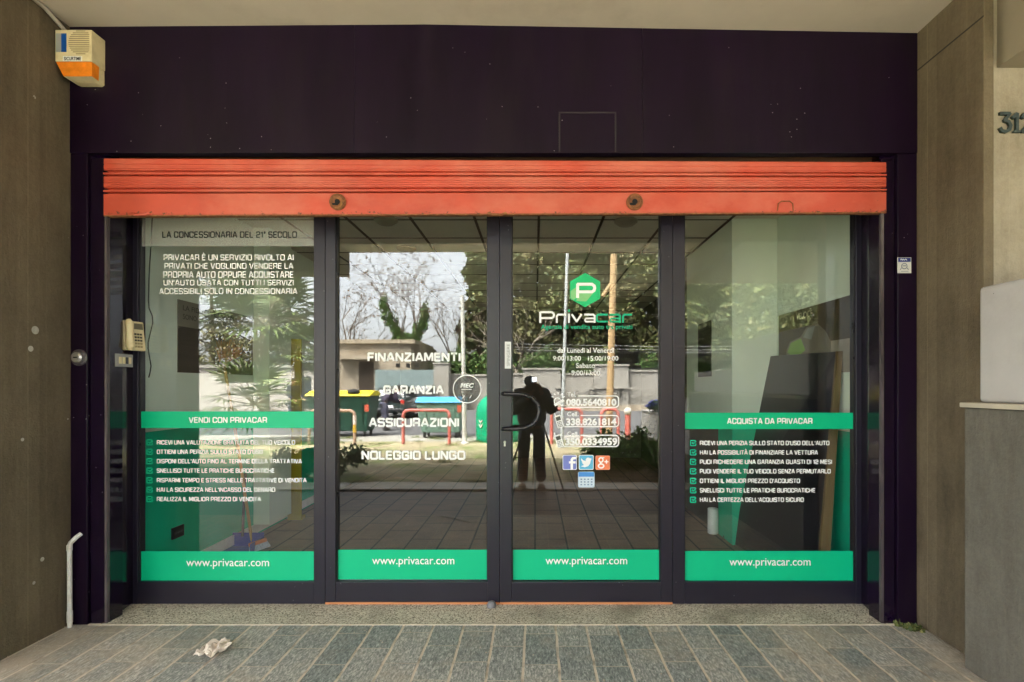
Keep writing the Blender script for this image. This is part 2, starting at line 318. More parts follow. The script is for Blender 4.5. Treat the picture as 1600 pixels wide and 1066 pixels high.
# lettering: the body of text fitted into a rectangle: origin corner (lower, reading start), u = reading direction, v = up
def text(parent, body, org, u, v, material, bold=0., thick=.0012, name='lettering', shear=0., spacing=1.0):
    c = bpy.data.curves.new('t', 'FONT'); c.body = body; c.size = 1; c.offset = bold; c.resolution_u = 3; c.shear = shear; c.space_character = spacing
    t = bpy.data.objects.new('t', c); COL.objects.link(t); bpy.context.view_layer.update()
    me = bpy.data.meshes.new_from_object(t.evaluated_get(bpy.context.evaluated_depsgraph_get()))
    bpy.data.objects.remove(t); bpy.data.curves.remove(c)
    n = len(me.vertices); a = np.empty(n * 3, 'f'); me.vertices.foreach_get('co', a); a = a.reshape(-1, 3)
    lo, hi = a.min(0), a.max(0); q = (a - lo) / np.maximum(hi - lo, 1e-6)
    org, u, v = Vector(org), Vector(u), Vector(v); nn = u.cross(v).normalized()
    p = np.array(org)[None] + q[:, :1] * np.array(u)[None] + q[:, 1:2] * np.array(v)[None] + np.array(nn)[None] * thick
    me.vertices.foreach_set('co', p.astype('f').ravel()); me.update()
    me.materials.clear(); me.materials.append(material); me.name = name
    o = bpy.data.objects.new(name, me); COL.objects.link(o)
    if parent: put(o, parent)
    return o
YD = -.004                                    # decals lie on the outer face of the glass
def gtext(parent, body, x0, x1, yt, yb, material, bold=.012, y=YD, **k):
    a = W(x0, yb, y); return text(parent, body, a, (wx(x1, y) - a.x, 0, 0), (0, 0, wz(yt, y) - a.z), material, bold, **k)
def gpoly(mb, pts, y=YD, th=.0012, mi=0):
    return mb.prism([W(px, py, y) for px, py in pts], (0, -th, 0), mi)
def grect(mb, x0, x1, y0, y1, y=YD, th=.0012, mi=0): return gpoly(mb, [(x0, y1), (x1, y1), (x1, y0), (x0, y0)], y, th, mi)
def rrect(x0, x1, y0, y1, r, n=5):
    out = []
    for cx, cy, a0 in ((x1 - r, y1 - r, 0), (x0 + r, y1 - r, 90), (x0 + r, y0 + r, 180), (x1 - r, y0 + r, 270)):
        for k in range(n + 1):
            a = R(a0 + 90 * k / n); out.append((cx + r * math.cos(a), cy + r * math.sin(a)))
    return out
def stroke(mb, pts, w, y=YD, th=.0012, mi=0, joints=True):    # flat ribbon along a pixel polyline
    for i in range(len(pts) - 1):
        a, b = Vector(pts[i]), Vector(pts[i + 1]); t = (b - a)
        if t.length < 1e-6: continue
        t.normalize(); nrm = Vector((-t.y, t.x)) * w / 2; e = t * (w / 2 if joints else 0) * .35
        q = [a + nrm - e, b + nrm + e, b - nrm + e, a - nrm - e]
        gpoly(mb, [(p.x, p.y) for p in q], y - .00004 * (i % 5), th, mi)
    return mb
def arc(cx, cy, rx, ry, a0, a1, n=8): return [(cx + rx * math.cos(R(a0 + (a1 - a0) * k / n)), cy + ry * math.sin(R(a0 + (a1 - a0) * k / n))) for k in range(n + 1)]

GLY = {
'A': (1.05, [[(0, 0), (.42, 1), (.58, 1), (1, 0)], [(.2, .28), (.8, .28)]]), 'B': (.95, [[(0, 0), (0, 1), (.85, 1), (.97, .9), (.97, .62), (.85, .52), (0, .52)], [(.85, .52), (1, .42), (1, .1), (.88, 0), (0, 0)]]),
'C': (.95, [[(1, .72), (1, .88), (.86, 1), (.14, 1), (0, .88), (0, .12), (.14, 0), (.86, 0), (1, .12), (1, .28)]]), 'D': (1, [[(0, 0), (0, 1), (.8, 1), (1, .85), (1, .15), (.8, 0), (0, 0)]]),
'E': (.82, [[(1, 1), (0, 1), (0, 0), (1, 0)], [(0, .52), (.92, .52)]]), 'F': (.8, [[(1, 1), (0, 1), (0, 0)], [(0, .5), (.9, .5)]]),
'G': (1, [[(1, .74), (1, .88), (.86, 1), (.14, 1), (0, .88), (0, .12), (.14, 0), (.86, 0), (1, .12), (1, .47), (.55, .47)]]), 'H': (.98, [[(0, 0), (0, 1)], [(1, 0), (1, 1)], [(0, .52), (1, .52)]]),
'I': (.02, [[(.5, 0), (.5, 1)]]), 'L': (.78, [[(0, 1), (0, 0), (1, 0)]]), 'M': (1.22, [[(0, 0), (0, 1), (.1, 1), (.5, .12), (.9, 1), (1, 1), (1, 0)]]), 'N': (1, [[(0, 0), (0, 1), (.08, 1), (.92, 0), (1, 0), (1, 1)]]),
'O': (1.05, [[(.14, 0), (0, .14), (0, .86), (.14, 1), (.86, 1), (1, .86), (1, .14), (.86, 0), (.14, 0)]]), 'P': (.92, [[(0, 0), (0, 1), (.86, 1), (1, .88), (1, .52), (.86, .40), (0, .40)]]),
'Q': (1.05, [[(.14, 0), (0, .14), (0, .86), (.14, 1), (.86, 1), (1, .86), (1, .14), (.86, 0), (.14, 0)], [(.62, .22), (1.02, -.08)]]), 'R': (.96, [[(0, 0), (0, 1), (.86, 1), (1, .88), (1, .55), (.86, .44), (0, .44)], [(.86, .44), (.98, .32), (.98, 0)]]),
'S': (.94, [[(1, .86), (.9, 1), (.12, 1), (0, .9), (0, .62), (.12, .53), (.88, .48), (1, .38), (1, .1), (.88, 0), (.1, 0), (0, .14)]]), 'T': (.92, [[(0, 1), (1, 1)], [(.5, 1), (.5, 0)]]),
'U': (1, [[(0, 1), (0, .12), (.14, 0), (.86, 0), (1, .12), (1, 1)]]), 'V': (1.02, [[(0, 1), (.43, 0), (.57, 0), (1, 1)]]), 'Z': (.92, [[(.02, 1), (1, 1), (1, .92), (0, .08), (0, 0), (1, 0)]]),
"'": (.02, [[(.5, 1), (.5, .72)]]), '1': (.4, [[(.0, .78), (.75, 1), (.75, 0)]]), '2': (.9, [[(0, .76), (0, .88), (.14, 1), (.86, 1), (1, .88), (1, .62), (.86, .5), (.14, .46), (0, .36), (0, 0), (1, 0)]]),
'°': (.22, [[(0, .75), (0, 1), (1, 1), (1, .75), (0, .75)]])}
def wide(parent, body, x0, x1, yt, yb, material, wt=.19, y=YD, name='lettering'):
    """wide squared capitals drawn as flat strokes, fitted between x0 and x1"""
    acc = {'È': ('E', 1), 'À': ('A', 1)}; h = yb - yt; pen, out = 0., []
    if any(c in acc for c in body) and h > 4: pass
    sp, gap = .50, .44
    for ch in body:
        if ch == ' ': pen += sp + .1; continue
        b, ac = acc.get(ch, (ch, 0)); w_, pl = GLY[b]
        for p in pl: out.append([(pen + q[0] * w_ if w_ > .05 else pen + .01, q[1]) for q in p])
        if ac: out.append([(pen + .25 * w_, 1.42), (pen + .55 * w_, 1.22)])
        pen += w_ + gap
    tot = pen - gap; t_ = wt * h; kx = (x1 - x0 - t_) / tot; mb = MB()
    for p in out: stroke(mb, [(x0 + t_ / 2 + a * kx, yb - t_ / 2 - b * (h - t_)) for a, b in p], t_, y=y, th=.0008)
    return mb.build(name, material, parent)

# ================================================================== GROUND
def sheet(name, x0, x1, y0, y1, z, m, kindv='structure', nx=1, ny=1):
    mb = MB()
    vs = [(x0 + (x1 - x0) * i / nx, y0 + (y1 - y0) * j / ny, z) for j in range(ny + 1) for i in range(nx + 1)]
    mb.add(vs, [(j * (nx + 1) + i, j * (nx + 1) + i + 1, (j + 1) * (nx + 1) + i + 1, (j + 1) * (nx + 1) + i) for j in range(ny) for i in range(nx)])
    return kind(mb.build(name, m), kindv)
yG0, yG1, yK = D - gd(805), D - gd(768), D - gd(757)      # grating start, end, kerb end
yV, yP = D - gd(690), -12.9
DIRT = mat('dry_verge_soil', (.24, .195, .12), rough=.95, var=.3, scale=1.6, col2=(.38, .33, .215), dirt=(.15, .19, .06), dscale=1.1, dlo=.48, dhi=.62, bump=.5, bscale=25)
ASPH = mat('worn_asphalt', (.085, .085, .088), rough=.9, var=.18, scale=2, bump=.3, bscale=120)
PAVE = mat('concrete_paving', (.27, .26, .23), rough=.9, var=.15, scale=3, bump=.2)
kerbm = mat('kerb_stone', (.52, .50, .45), rough=.85, var=.14, scale=5, bump=.2)
sheet('ground', -400, 400, -400, 120, -.03, mat('rough_ground', (.12, .115, .08), rough=.95, var=.3, scale=.6))
sheet('pavement', -30, 30, yG0, -.30, 0, SLATE)
sheet('verge', -30, 30, yV, yK, -.002, DIRT)
sheet('footpath', -40, 40, yP, yV, .0, PAVE)
sheet('road', -60, 60, -30.6, yP, -.012, ASPH)
kind(MB().box(-30, 30, yK, yG1, -.02, .03).build('kerb', kerbm), 'structure')
th = MB().box(-2.80, 2.30, -.345, .12, -.02, .003)
kind(th.build('threshold_floor', GRANITE), 'structure')
kind(MB().box(-2.80, 2.30, -.357, -.3451, -.02, .005).build('threshold_kerb', mat('pale_joint', (.52, .45, .35), rough=.8, var=.2, scale=14)), 'structure')
# steel grating set into the pavement: a real mesh of bars would alias, so bars are cast in the material's relief
def grate_mat():
    m = bpy.data.materials.new('steel_grating'); m.use_nodes = True; n = m.node_tree.nodes; L = m.node_tree.links; b = n['Principled BSDF']; b.inputs['Roughness'].default_value = .55
    tc = n.new('ShaderNodeTexCoord'); mp = n.new('ShaderNodeMapping'); mp.inputs['Rotation'].default_value = (0, 0, R(45)); L.new(tc.outputs['Object'], mp.inputs[0])
    ch = n.new('ShaderNodeTexChecker'); ch.inputs['Scale'].default_value = 34; ch.inputs['Color1'].default_value = (.10, .09, .085, 1); ch.inputs['Color2'].default_value = (.016, .015, .015, 1)
    L.new(mp.outputs[0], ch.inputs['Vector']); L.new(ch.outputs[0], b.inputs['Base Color']); return m
sheet('grating_floor', -6.0, 5.2, yG1, yG0, .001, grate_mat())

# ================================================================== BUILDING
YF = -.35
bld = thing('apartment_building', 'concrete apartment block with a deep portico over the dark shopfront', 'building', (-.2, YF, 0))
xl, xr = -2.92, 2.40
zs = 3.757
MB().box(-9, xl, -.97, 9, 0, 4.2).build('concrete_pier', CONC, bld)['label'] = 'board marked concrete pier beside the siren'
MB().box(xr, xr + .055, -.86, 3.2, 0, 4.2).box(xr + .055, 9, -.80, 3.2, 0, 4.2, 1).build('concrete_pier', [CONC, CONC_LIT], bld, bevel=.006)['label'] = 'concrete pier turning to a daylit wall with the house number'
MB().box(xr - .0015, xr - .0001, -.86, YF - .001, 3.474, 3.483).build('pour_joint', mat('pour_joint_shadow', (.03, .025, .018), rough=.9), bld)
for px_, py_, r1 in ((55, 516, .024), (48, 545, .017), (66, 874, .013), (35, 687, .010)):
    d_ = -xl * F / (VX - px_); MB().lathe([(r1, 0), (r1 * .96, .0012)], (xl + .0002, d_ - D, H + (VY - py_) * d_ / F), 'X', 14).build('paint_spot', mat('pale_paint_spot', (.40, .37, .31), rough=.9, var=.2, scale=40), bld)
# fascia in three panels with hairline joints
fz0, fz1 = 2.962, 3.80
for a, b in ((xl, wx(554, YF) - .0006), (wx(554, YF) + .0006, wx(1004, YF) - .0006), (wx(1004, YF) + .0006, xr)):
    MB().box(a, b, YF, YF + .06, fz0, fz1).build('fascia_panel', PURPLE, bld, bevel=.0008)
fr = MB(); t = 2.2
for r_ in ((873, 963, 175, 177.2), (873, 875.4, 177.2, 238), (960.6, 963, 177.2, 238)):
    a, b = W(r_[0], r_[3], YF), W(r_[1], r_[2], YF); fr.box(a.x, b.x, YF - .002, YF, a.z, b.z)
fr.build('fascia_outline', mat('faint_outline', (.022, .018, .021), rough=.5), bld)
# soffit of the portico: high middle bay, lower bays either side; the face above
sf = MB()
for xa, za_, xb, zb2 in ((xl - .2, 3.751, -.7, 3.768), (-.7, 3.768, xr + .12, 3.712)):
    sf.hexa([(xa, -5.5, za_), (xb, -5.5, zb2), (xb, YF + .06, zb2), (xa, YF + .06, za_)], [(xa, -5.5, 4.19), (xb, -5.5, 4.19), (xb, YF + .06, 4.19), (xa, YF + .06, 4.19)])
sf.build('soffit', SOFFIT, bld)
MB().box(-16, -3.14, -5.5, -5.05, 3.34, 3.835).box(-16, -5.72, -5.5, -5.05, 3.835, 3.90).box(-4.50, -3.14, -5.5, -5.05, 3.835, 3.9).build('portico_beam', CONC, bld)
MB().box(-16, xl - .2, -5.5, -.97, 3.9, 4.2).build('portico_soffit', SOFFIT, bld)
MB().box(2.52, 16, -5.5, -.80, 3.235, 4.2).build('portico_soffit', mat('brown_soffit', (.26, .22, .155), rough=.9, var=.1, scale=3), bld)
MB().box(-16, 16, -5.9, 3.2, 4.2, 5.4).box(-16, 2.4, 3.2, 9, 4.2, 5.4).build('upper_storeys', mat('facade_plaster', (.42, .38, .31), rough=.9), bld)  # unseen; kept low and cut back to let daylight past
# pilasters
zp = fz0
def pil(x0, x1, seam, side):
    a, b = (x0, seam - .003) if side < 0 else (seam + .003, x1)
    c, d = (seam + .003, x1) if side < 0 else (x0, seam - .003)
    MB().box(a, b, YF, -.2, 0, zp - .004).build('pilaster', PURPLE, bld, bevel=.003)
    MB().box(c, d, YF + .018, -.2, 0, zp - .03).build('shutter_guide', PURPLE_GLOSS, bld, bevel=.003)
xpl0, xpl1, xps = xl + .005, wx(164, YF), wx(137, YF)
pil(xpl0, xpl1, xps, -1)
xpr0, xpr1, xprs = wx(1380, YF), xr - .004, wx(1402, YF)
pil(xpr0, xpr1, xprs, 1)
MB().box(xpl1 - .012, xpl1 + .004, YF + .012, YF + .034, .01, 2.6).build('guide_edge', SCUFF, bld)
MB().box(xpr0 - .004, xpr0 + .012, YF + .012, YF + .034, .01, 2.6).build('guide_edge', SCUFF, bld)
# splayed reveals between guide and glass line
xgl, xgr = wx(208, 0), wx(1346, 0)
MB().prism([(xpl1 - .001, YF + .04, 0.012), (xgl + .012, .0, .012), (xgl - .13, .0, .012), (xgl - .13, YF + .04, .012)], (0, 0, 3.0)).build('reveal_panel', PURPLE_GLOSS, bld)
MB().prism([(xpr0 + .001, YF + .04, 0.012), (xgr - .012, .0, .012), (xgr + .12, .0, .012), (xgr + .12, YF + .04, .012)], (0, 0, 3.0)).build('reveal_panel', PURPLE_GLOSS, bld)
MB().box(xgl - .1, xgr + .1, -.20, 0.1, 2.965, 3.4).build('shutter_box', mat('shutter_box_rust', (.06, .03, .018), rough=.9), bld)
MB().box(xgl - .1, xgr + .1, -.19, -.02, 2.9, 2.9649).build('shutter_slot', mat('dark_slot', (.03, .016, .012), rough=.9), bld)
# shop interior
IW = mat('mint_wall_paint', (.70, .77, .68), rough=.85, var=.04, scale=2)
IG = mat('green_dado_paint', (.0, .43, .245), rough=.6, var=.05, scale=2)
IC = mat('ceiling_tile', (.66, .62, .54), rough=.9, var=.06, scale=3)
IL = mat('ceiling_grid', (.085, .075, .06), rough=.8)
IFM = mat('brown_floor_mirrored_paving', (.215, .135, .098), rough=.5, var=.25, scale=5, bump=.05)
def mirrored_paving_joints(m):  # dark joints paint in the paving rows mirrored in the door glass
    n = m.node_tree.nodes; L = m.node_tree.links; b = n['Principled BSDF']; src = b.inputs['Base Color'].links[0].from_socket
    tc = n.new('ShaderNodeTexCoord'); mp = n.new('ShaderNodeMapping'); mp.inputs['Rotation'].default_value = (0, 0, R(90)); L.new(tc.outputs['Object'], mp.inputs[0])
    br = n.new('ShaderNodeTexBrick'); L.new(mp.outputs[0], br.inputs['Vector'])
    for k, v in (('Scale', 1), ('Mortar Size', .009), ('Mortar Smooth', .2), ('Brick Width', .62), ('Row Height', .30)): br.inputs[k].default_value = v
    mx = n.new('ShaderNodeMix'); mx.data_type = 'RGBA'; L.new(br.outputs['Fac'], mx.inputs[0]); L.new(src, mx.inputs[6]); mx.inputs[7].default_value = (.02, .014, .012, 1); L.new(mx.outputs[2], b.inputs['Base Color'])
mirrored_paving_joints(IFM)
xi0, xi1, xi2, yB, zc = -2.80, 2.28, 1.85, 7.6, 3.07
dz = 1.166
DKW = mat('shade_coloured_back_wall', (.10, .085, .07), rough=.9, var=.1, scale=2)  # dark colour stands in for the unlit back of the shop
yM = 3.25
MB().box(xl, xi0, .1, yM, dz, 3.4).build('interior_wall', IW, bld)
MB().box(xl, xi0 + .004, .1, yM, .0, dz).build('dado', IG, bld)
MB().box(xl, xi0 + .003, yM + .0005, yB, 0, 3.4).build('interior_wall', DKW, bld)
MB().box(xi0 + .0041, xi0 + .02, .1, yM, .03, .12).build('skirting_board', mat('white_skirting', (.7, .69, .64), rough=.5), bld)
MB().box(xi1, xr + .0, .1, 3.2, dz, 3.4).build('interior_wall', IW, bld)
MB().box(xi1 - .004, xr + .0, .1, 3.2, 0, dz).build('dado', IG, bld)
MB().box(xi2, xi1 - .0045, 1.36, 2.9, dz, 3.4).build('interior_column', IW, bld)
MB().box(xi2, xi1 - .0045, 1.354, 1.75, 0, dz - .0005).build('dado', IG, bld)
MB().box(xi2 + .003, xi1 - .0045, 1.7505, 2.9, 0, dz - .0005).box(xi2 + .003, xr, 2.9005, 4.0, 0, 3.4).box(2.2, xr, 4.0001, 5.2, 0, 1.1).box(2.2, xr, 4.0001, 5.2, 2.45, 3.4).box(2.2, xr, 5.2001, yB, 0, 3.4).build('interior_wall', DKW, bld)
sw_ = MB().box(2.28, 2.34, 4.0002, 4.06, 1.1001, 2.4499).box(2.28, 2.34, 5.14, 5.1999, 1.1001, 2.4499).box(2.282, 2.338, 4.0601, 5.1399, 1.1001, 1.15).box(2.282, 2.338, 4.0601, 5.1399, 2.40, 2.4499).build('added_daylight_window_frame', FRAME, bld)  # unseen window added to let daylight into the shop
MB().box(2.30, 2.306, 4.0602, 5.1398, 1.1501, 2.3999).build('glass_pane', GLASS, sw_)  # pane of the added side window
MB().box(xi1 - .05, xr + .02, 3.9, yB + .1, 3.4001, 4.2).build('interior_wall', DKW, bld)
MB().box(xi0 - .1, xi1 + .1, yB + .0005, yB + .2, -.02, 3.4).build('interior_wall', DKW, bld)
MB().box(xi0 + .0041, xi0 + .16, 1.66, 2.15, .121, 3.4).build('interior_column', IW, bld)
ce = MB().box(xi0, xi1, .06, yB, zc, zc + .1)
ce.build('interior_ceiling', IC, bld)
g = MB()
x = wx(842, 1.3)
k = x - .6 * 6
while k < xi1:
    if k > xi0: g.box(k - .012, k + .012, .1, yB, zc - .008, zc - .0001)
    k += .6
k = 1.43 - .66 * 2
while k < yB: g.box(xi0, xi1, k - .007, k + .007, zc - .006, zc - .0002); k += .64
g.build('ceiling_grid', IL, bld)
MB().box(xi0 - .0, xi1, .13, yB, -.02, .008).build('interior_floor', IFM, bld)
for px, py in ((635, 386), (603, 341), (978, 343)):
    d_ = (zc - H) * F / (VY - py); MB().lathe([(.11, 0), (.11, -.02), (.07, -.05), (.01, -.055)], ((px - VX) * d_ / F, d_ - D, zc - .0085), 'Z', 18).build('ceiling_spotlight', mat('spot_housing', (.34, .30, .23), rough=.5), bld, smooth=True)

# ================================================================== SHUTTER
YS = -.338
sh = thing('roller_shutter', 'red steel roller shutter raised above the glass doors, rust along its edge', 'shutter', (-.25, YS, 2.59))
sx0, sx1 = wx(163, YS), wx(1384, YS)
zt = lambda py: wz(py, YS)
rows = []
def slat(ya, yb, n):
    prof = [(0, ya)]
    hgt = yb - ya
    prof += [(-.004, ya + hgt * .06)]
    for q in range(n):
        a = ya + hgt * (.14 + .52 * q / n); st = .52 * hgt / n
        prof += [(-.004, a), (-.004, a + st * .62), (-.0005, a + st * .68), (-.0005, a + st * .92), (-.004, a + st * .98)]
    prof += [(-.004, ya + hgt * .66), (.017, ya + hgt * .71), (.017, ya + hgt * .79), (-.009, ya + hgt * .84), (-.009, ya + hgt * .92), (.022, ya + hgt * .94), (.022, ya + hgt * .995)]
    return prof
prof = slat(249.5, 275.5, 2) + slat(276, 301.5, 4)
vs = []
nseg = 24
for i in range(nseg + 1):
    x = sx0 + (sx1 - sx0) * i / nseg; u = i / nseg
    for dy, py in prof:
        top = 249.5 - 1.5 + 6.0 * u; bot = 302.5 - 2.5 * u
        q = top + (py - 249.5) / 52 * (bot - top)
        vs.append((x, YS + dy, zt(q)))
mp_ = len(prof)
mb = MB(); mb.add(vs, [(i * mp_ + j, i * mp_ + j + 1, (i + 1) * mp_ + j + 1, (i + 1) * mp_ + j) for i in range(nseg) for j in range(mp_ - 1)])
o = mb.build('slat_curtain', RED, sh, recalc=False)
sm = o.modifiers.new('thick', 'SOLIDIFY'); sm.thickness = .003; sm.offset = 0
def rail_paint():
    m = RED.copy(); m.name = 'chipped_red_rail_paint'; n = m.node_tree.nodes; L = m.node_tree.links; b = n['Principled BSDF']
    src = b.inputs['Base Color'].links[0].from_socket
    tc = n.new('ShaderNodeTexCoord'); sx = n.new('ShaderNodeSeparateXYZ'); L.new(tc.outputs['Object'], sx.inputs[0])
    nz = n.new('ShaderNodeTexNoise'); nz.inputs['Scale'].default_value = 26; nz.inputs['Detail'].default_value = 8; nz.inputs['Roughness'].default_value = .7; L.new(tc.outputs['Object'], nz.inputs['Vector'])
    az = n.new('ShaderNodeMapRange'); az.inputs[1].default_value = 2.585; az.inputs[2].default_value = 2.65; az.inputs[3].default_value = .20; az.inputs[4].default_value = -.12; L.new(sx.outputs[2], az.inputs[0])
    ax = n.new('ShaderNodeMapRange'); ax.inputs[1].default_value = 1.3; ax.inputs[2].default_value = 2.0; ax.inputs[3].default_value = -.04; ax.inputs[4].default_value = .05; L.new(sx.outputs[0], ax.inputs[0])
    a1 = n.new('ShaderNodeMath'); a1.operation = 'ADD'; L.new(az.outputs[0], a1.inputs[0]); L.new(ax.outputs[0], a1.inputs[1])
    a2 = n.new('ShaderNodeMath'); a2.operation = 'ADD'; L.new(a1.outputs[0], a2.inputs[0]); L.new(nz.outputs[0], a2.inputs[1])
    mr = n.new('ShaderNodeMapRange'); mr.inputs[1].default_value = .70; mr.inputs[2].default_value = .76; L.new(a2.outputs[0], mr.inputs[0])
    mx = n.new('ShaderNodeMix'); mx.data_type = 'RGBA'; L.new(mr.outputs[0], mx.inputs[0]); L.new(src, mx.inputs[6]); mx.inputs[7].default_value = (.075, .03, .015, 1); L.new(mx.outputs[2], b.inputs['Base Color']); return m
tl, tr_ = zt(303.5), zt(300.5); bl_, br_ = zt(337), zt(332)
MB().hexa([(sx0, YS - .009, bl_), (sx1, YS - .009, br_), (sx1, YS + .03, br_), (sx0, YS + .03, bl_)], [(sx0, YS - .009, tl), (sx1, YS - .009, tr_), (sx1, YS + .03, tr_), (sx0, YS + .03, tl)]).build('bottom_rail', rail_paint(), sh, bevel=.004)
MB().hexa([(sx0, YS - .007, bl_ - .007), (sx1, YS - .007, br_ - .007), (sx1, YS + .03, br_ - .007), (sx0, YS + .03, bl_ - .007)], [(sx0, YS - .007, bl_ - .0001), (sx1, YS - .007, br_ - .0001), (sx1, YS + .03, br_ - .0001), (sx0, YS + .03, bl_ - .0001)]).build('rubber_edge', RUST, sh)
for px in (529, 991):
    c = W(px, 317, YS)
    lk = MB().lathe([(.052, 0), (.052, -.012), (.042, -.020), (.036, -.014), (.03, -.012)], (c.x, YS - .0091, c.z), 'Y', 24).build('lock', RUST, sh, smooth=True)
    MB().lathe([(.017, -.0001), (.017, -.003)], (c.x, YS - .021, c.z), 'Y', 12).box(c.x - .032, c.x + .005, YS - .0242, YS - .0215, c.z - .022, c.z - .008).build('keyhole', BLACKHOLE, lk)
for px, m in ((777, RUST), (222, RED)):
    c = W(px, 335, YS)
    MB().tube([(c.x - .055, YS - .012, c.z + .004), (c.x - .03, YS - .03, c.z - .012), (c.x + .03, YS - .03, c.z - .012), (c.x + .055, YS - .012, c.z + .004)], .008, 6).build('pull_handle', m, sh, smooth=True)
c = W(1226, 323, YS)
MB().tube([(c.x - .05, YS - .010, c.z - .03), (c.x - .045, YS - .014, c.z + .015), (c.x - .025, YS - .014, c.z + .03), (c.x + .025, YS - .014, c.z + .03), (c.x + .045, YS - .014, c.z + .015), (c.x + .05, YS - .010, c.z - .03)], .0035, 6).build('pull_handle', RUST, sh)
# ================================================================== WINDOWS AND DOORS
YG = 0.0                                   # outer face of the panes
ZT = 2.98
SK_HEX = None
def leaf_frame(root, x0, x1, gx0, gx1, zb, zrail, yoff=0., partname='frame'):
    X = lambda p: wx(p, 0)
    fm = MB()
    fm.box(X(x0), X(gx0), -.028 + yoff, .05, zb, ZT); fm.box(X(gx1), X(x1), -.028 + yoff, .05, zb, ZT)
    fm.box(X(gx0), X(gx1), -.026 + yoff, .048, zb, zrail); fm.box(X(gx0), X(gx1), -.026 + yoff, .048, ZT - .06, ZT)
    f = fm.build(partname, FRAME, root, bevel=.0025)
    # slim glazing bead
    bd = MB()
    for a, b in ((gx0, gx0 + 1.6), (gx1 - 1.6, gx1)): bd.box(X(a), X(b), -.012 + yoff, .01, zrail + .0001, ZT - .0601)
    bd.build('glazing_bead', BLACKM, f)
    g_ = MB().box(X(gx0), X(gx1), .002, .010, zrail + .0002, ZT - .0602).build('glass_pane', GLASS, root)
    return f, g_
zr = wz(907, 0); zb0 = wz(941.5, 0); zbd = wz(938, 0)
def band(root, x0, x1, y0, y1, m=GREEN, name='green_band'):
    return grect(MB(), x0, x1, y0, y1, y=-.0012).build(name, m, root)

wl = thing('shop_window', 'fixed shop window with the sell-your-car list and brooms behind it', 'window', (wx(350, 0), 0, .012))
leaf_frame(wl, 207, 510.3, 219.5, 493, zb0, zr)
band(wl, 219.6, 492.8, 861.5, 907, GREEN); band(wl, 219.6, 492.8, 643, 669, GREEN)
fl = grect(MB(), 221.5, 491.5, 336, 385, y=-.0016, th=.0004).build('frosted_strip', film_mat('frosted_film', (.55, .56, .50), .30), wl)
wide(wl, 'LA CONCESSIONARIA DEL 21° SECOLO', 253.5, 464, 361.8, 371.8, BLACK_V, .15)
for b, x0, x1, yt, yb in (('PRIVACAR È UN SERVIZIO RIVOLTO AI', 255.6, 459, 397.6, 407.2), ('PRIVATI CHE VOGLIONO VENDERE LA', 257, 458.4, 411, 420.3), ('PROPRIA AUTO OPPURE ACQUISTARE', 255, 459, 424, 434.5), ("UN'AUTO USATA CON TUTTI I SERVIZI", 255.6, 459, 437.2, 446.3), ('ACCESSIBILI SOLO IN CONCESSIONARIA', 249, 464.6, 450.4, 459.8)):
    wide(wl, b, x0, x1, yt, yb, WHITE_V, .165)
wide(wl, 'VENDI CON PRIVACAR', 295, 417.3, 651.8, 661, WHITE_V, .19)
ys_ = [691.4, 706.1, 720.8, 735.5, 750.5, 765.3, 780]
def tick(root, cx, cy, m):
    s = MB()
    stroke(s, [(cx + 3.2, cy - 4), (cx - 3.6, cy - 4), (cx - 4.2, cy - 3), (cx - 4.2, cy + 3.2), (cx - 3.4, cy + 4), (cx + 3.2, cy + 4), (cx + 4, cy + 3.2), (cx + 4, cy + 1)], 1.7)
    stroke(s, [(cx - 1.6, cy - .8), (cx + .4, cy + 1.2), (cx + 4.4, cy - 3)], 1.9, y=YD - .0003)
    s.build('tick_mark', m, root)
L1 = (('RICEVI UNA VALUTAZIONE GRATUITA DEL TUO VEICOLO', 461.2), ('OTTIENI UNA PERIZIA SULLO STATO D\'USO', 410.5), ('DISPONI DELL\'AUTO FINO AL TERMINE DELLA TRATTATIVA', 471.7), ('SNELLISCI TUTTE LE PRATICHE BUROCRATICHE', 429), ('RISPARMI TEMPO E STRESS NELLE TRATTATIVE DI VENDITA', 479), ('HAI LA SICUREZZA NELL\'INCASSO DEL DENARO', 430), ('REALIZZA IL MIGLIOR PREZZO DI VENDITA', 407.8))
for (b, x1), y_ in zip(L1, ys_):
    wide(wl, b, 245, x1, y_ - 3.5, y_ + 3.5, WHITE_V, .185); tick(wl, 234, y_, GREEN_V)
gtext(wl, 'www.privacar.com', 291, 420.5, 873, 889, WHITE_V, .004)

wr = thing('shop_window', 'fixed shop window with the buy-a-car list and a black board behind', 'window', (wx(1200, 0), 0, .012))
leaf_frame(wr, 1049.5, 1347, 1068, 1334, zb0, zr)
band(wr, 1068.2, 1333.8, 861, 907.3); band(wr, 1068.2, 1333.8, 645, 670.5)
wide(wr, 'ACQUISTA DA PRIVACAR', 1136, 1269.5, 653.3, 662.7, WHITE_V, .19)
L2 = (('RICEVI UNA PERIZIA SULLO STATO D\'USO DELL\'AUTO', 1296), ('HAI LA POSSIBILITÀ DI FINANZIARE LA VETTURA', 1278), ('PUOI RICHIEDERE UNA GARANZIA GUASTI DI 12 MESI', 1300), ('PUOI VENDERE IL TUO VEICOLO SENZA PERMUTARLO', 1298), ('OTTIENI IL MIGLIOR PREZZO D\'ACQUISTO', 1250), ('SNELLISCI TUTTE LE PRATICHE BUROCRATICHE', 1274), ('HAI LA CERTEZZA DELL\'ACQUISTO SICURO', 1256))
for (b, x1), y_ in zip(L2, ys_):
    y_ += 1.0
    wide(wr, b, 1093.5, x1, y_ - 3.5, y_ + 3.5, WHITE_V, .185); tick(wr, 1083, y_, mat('bright_tick_vinyl', (.0, .50, .29), rough=.45))
gtext(wr, 'www.privacar.com', 1139.5, 1266.5, 872, 888, WHITE_V, .004)

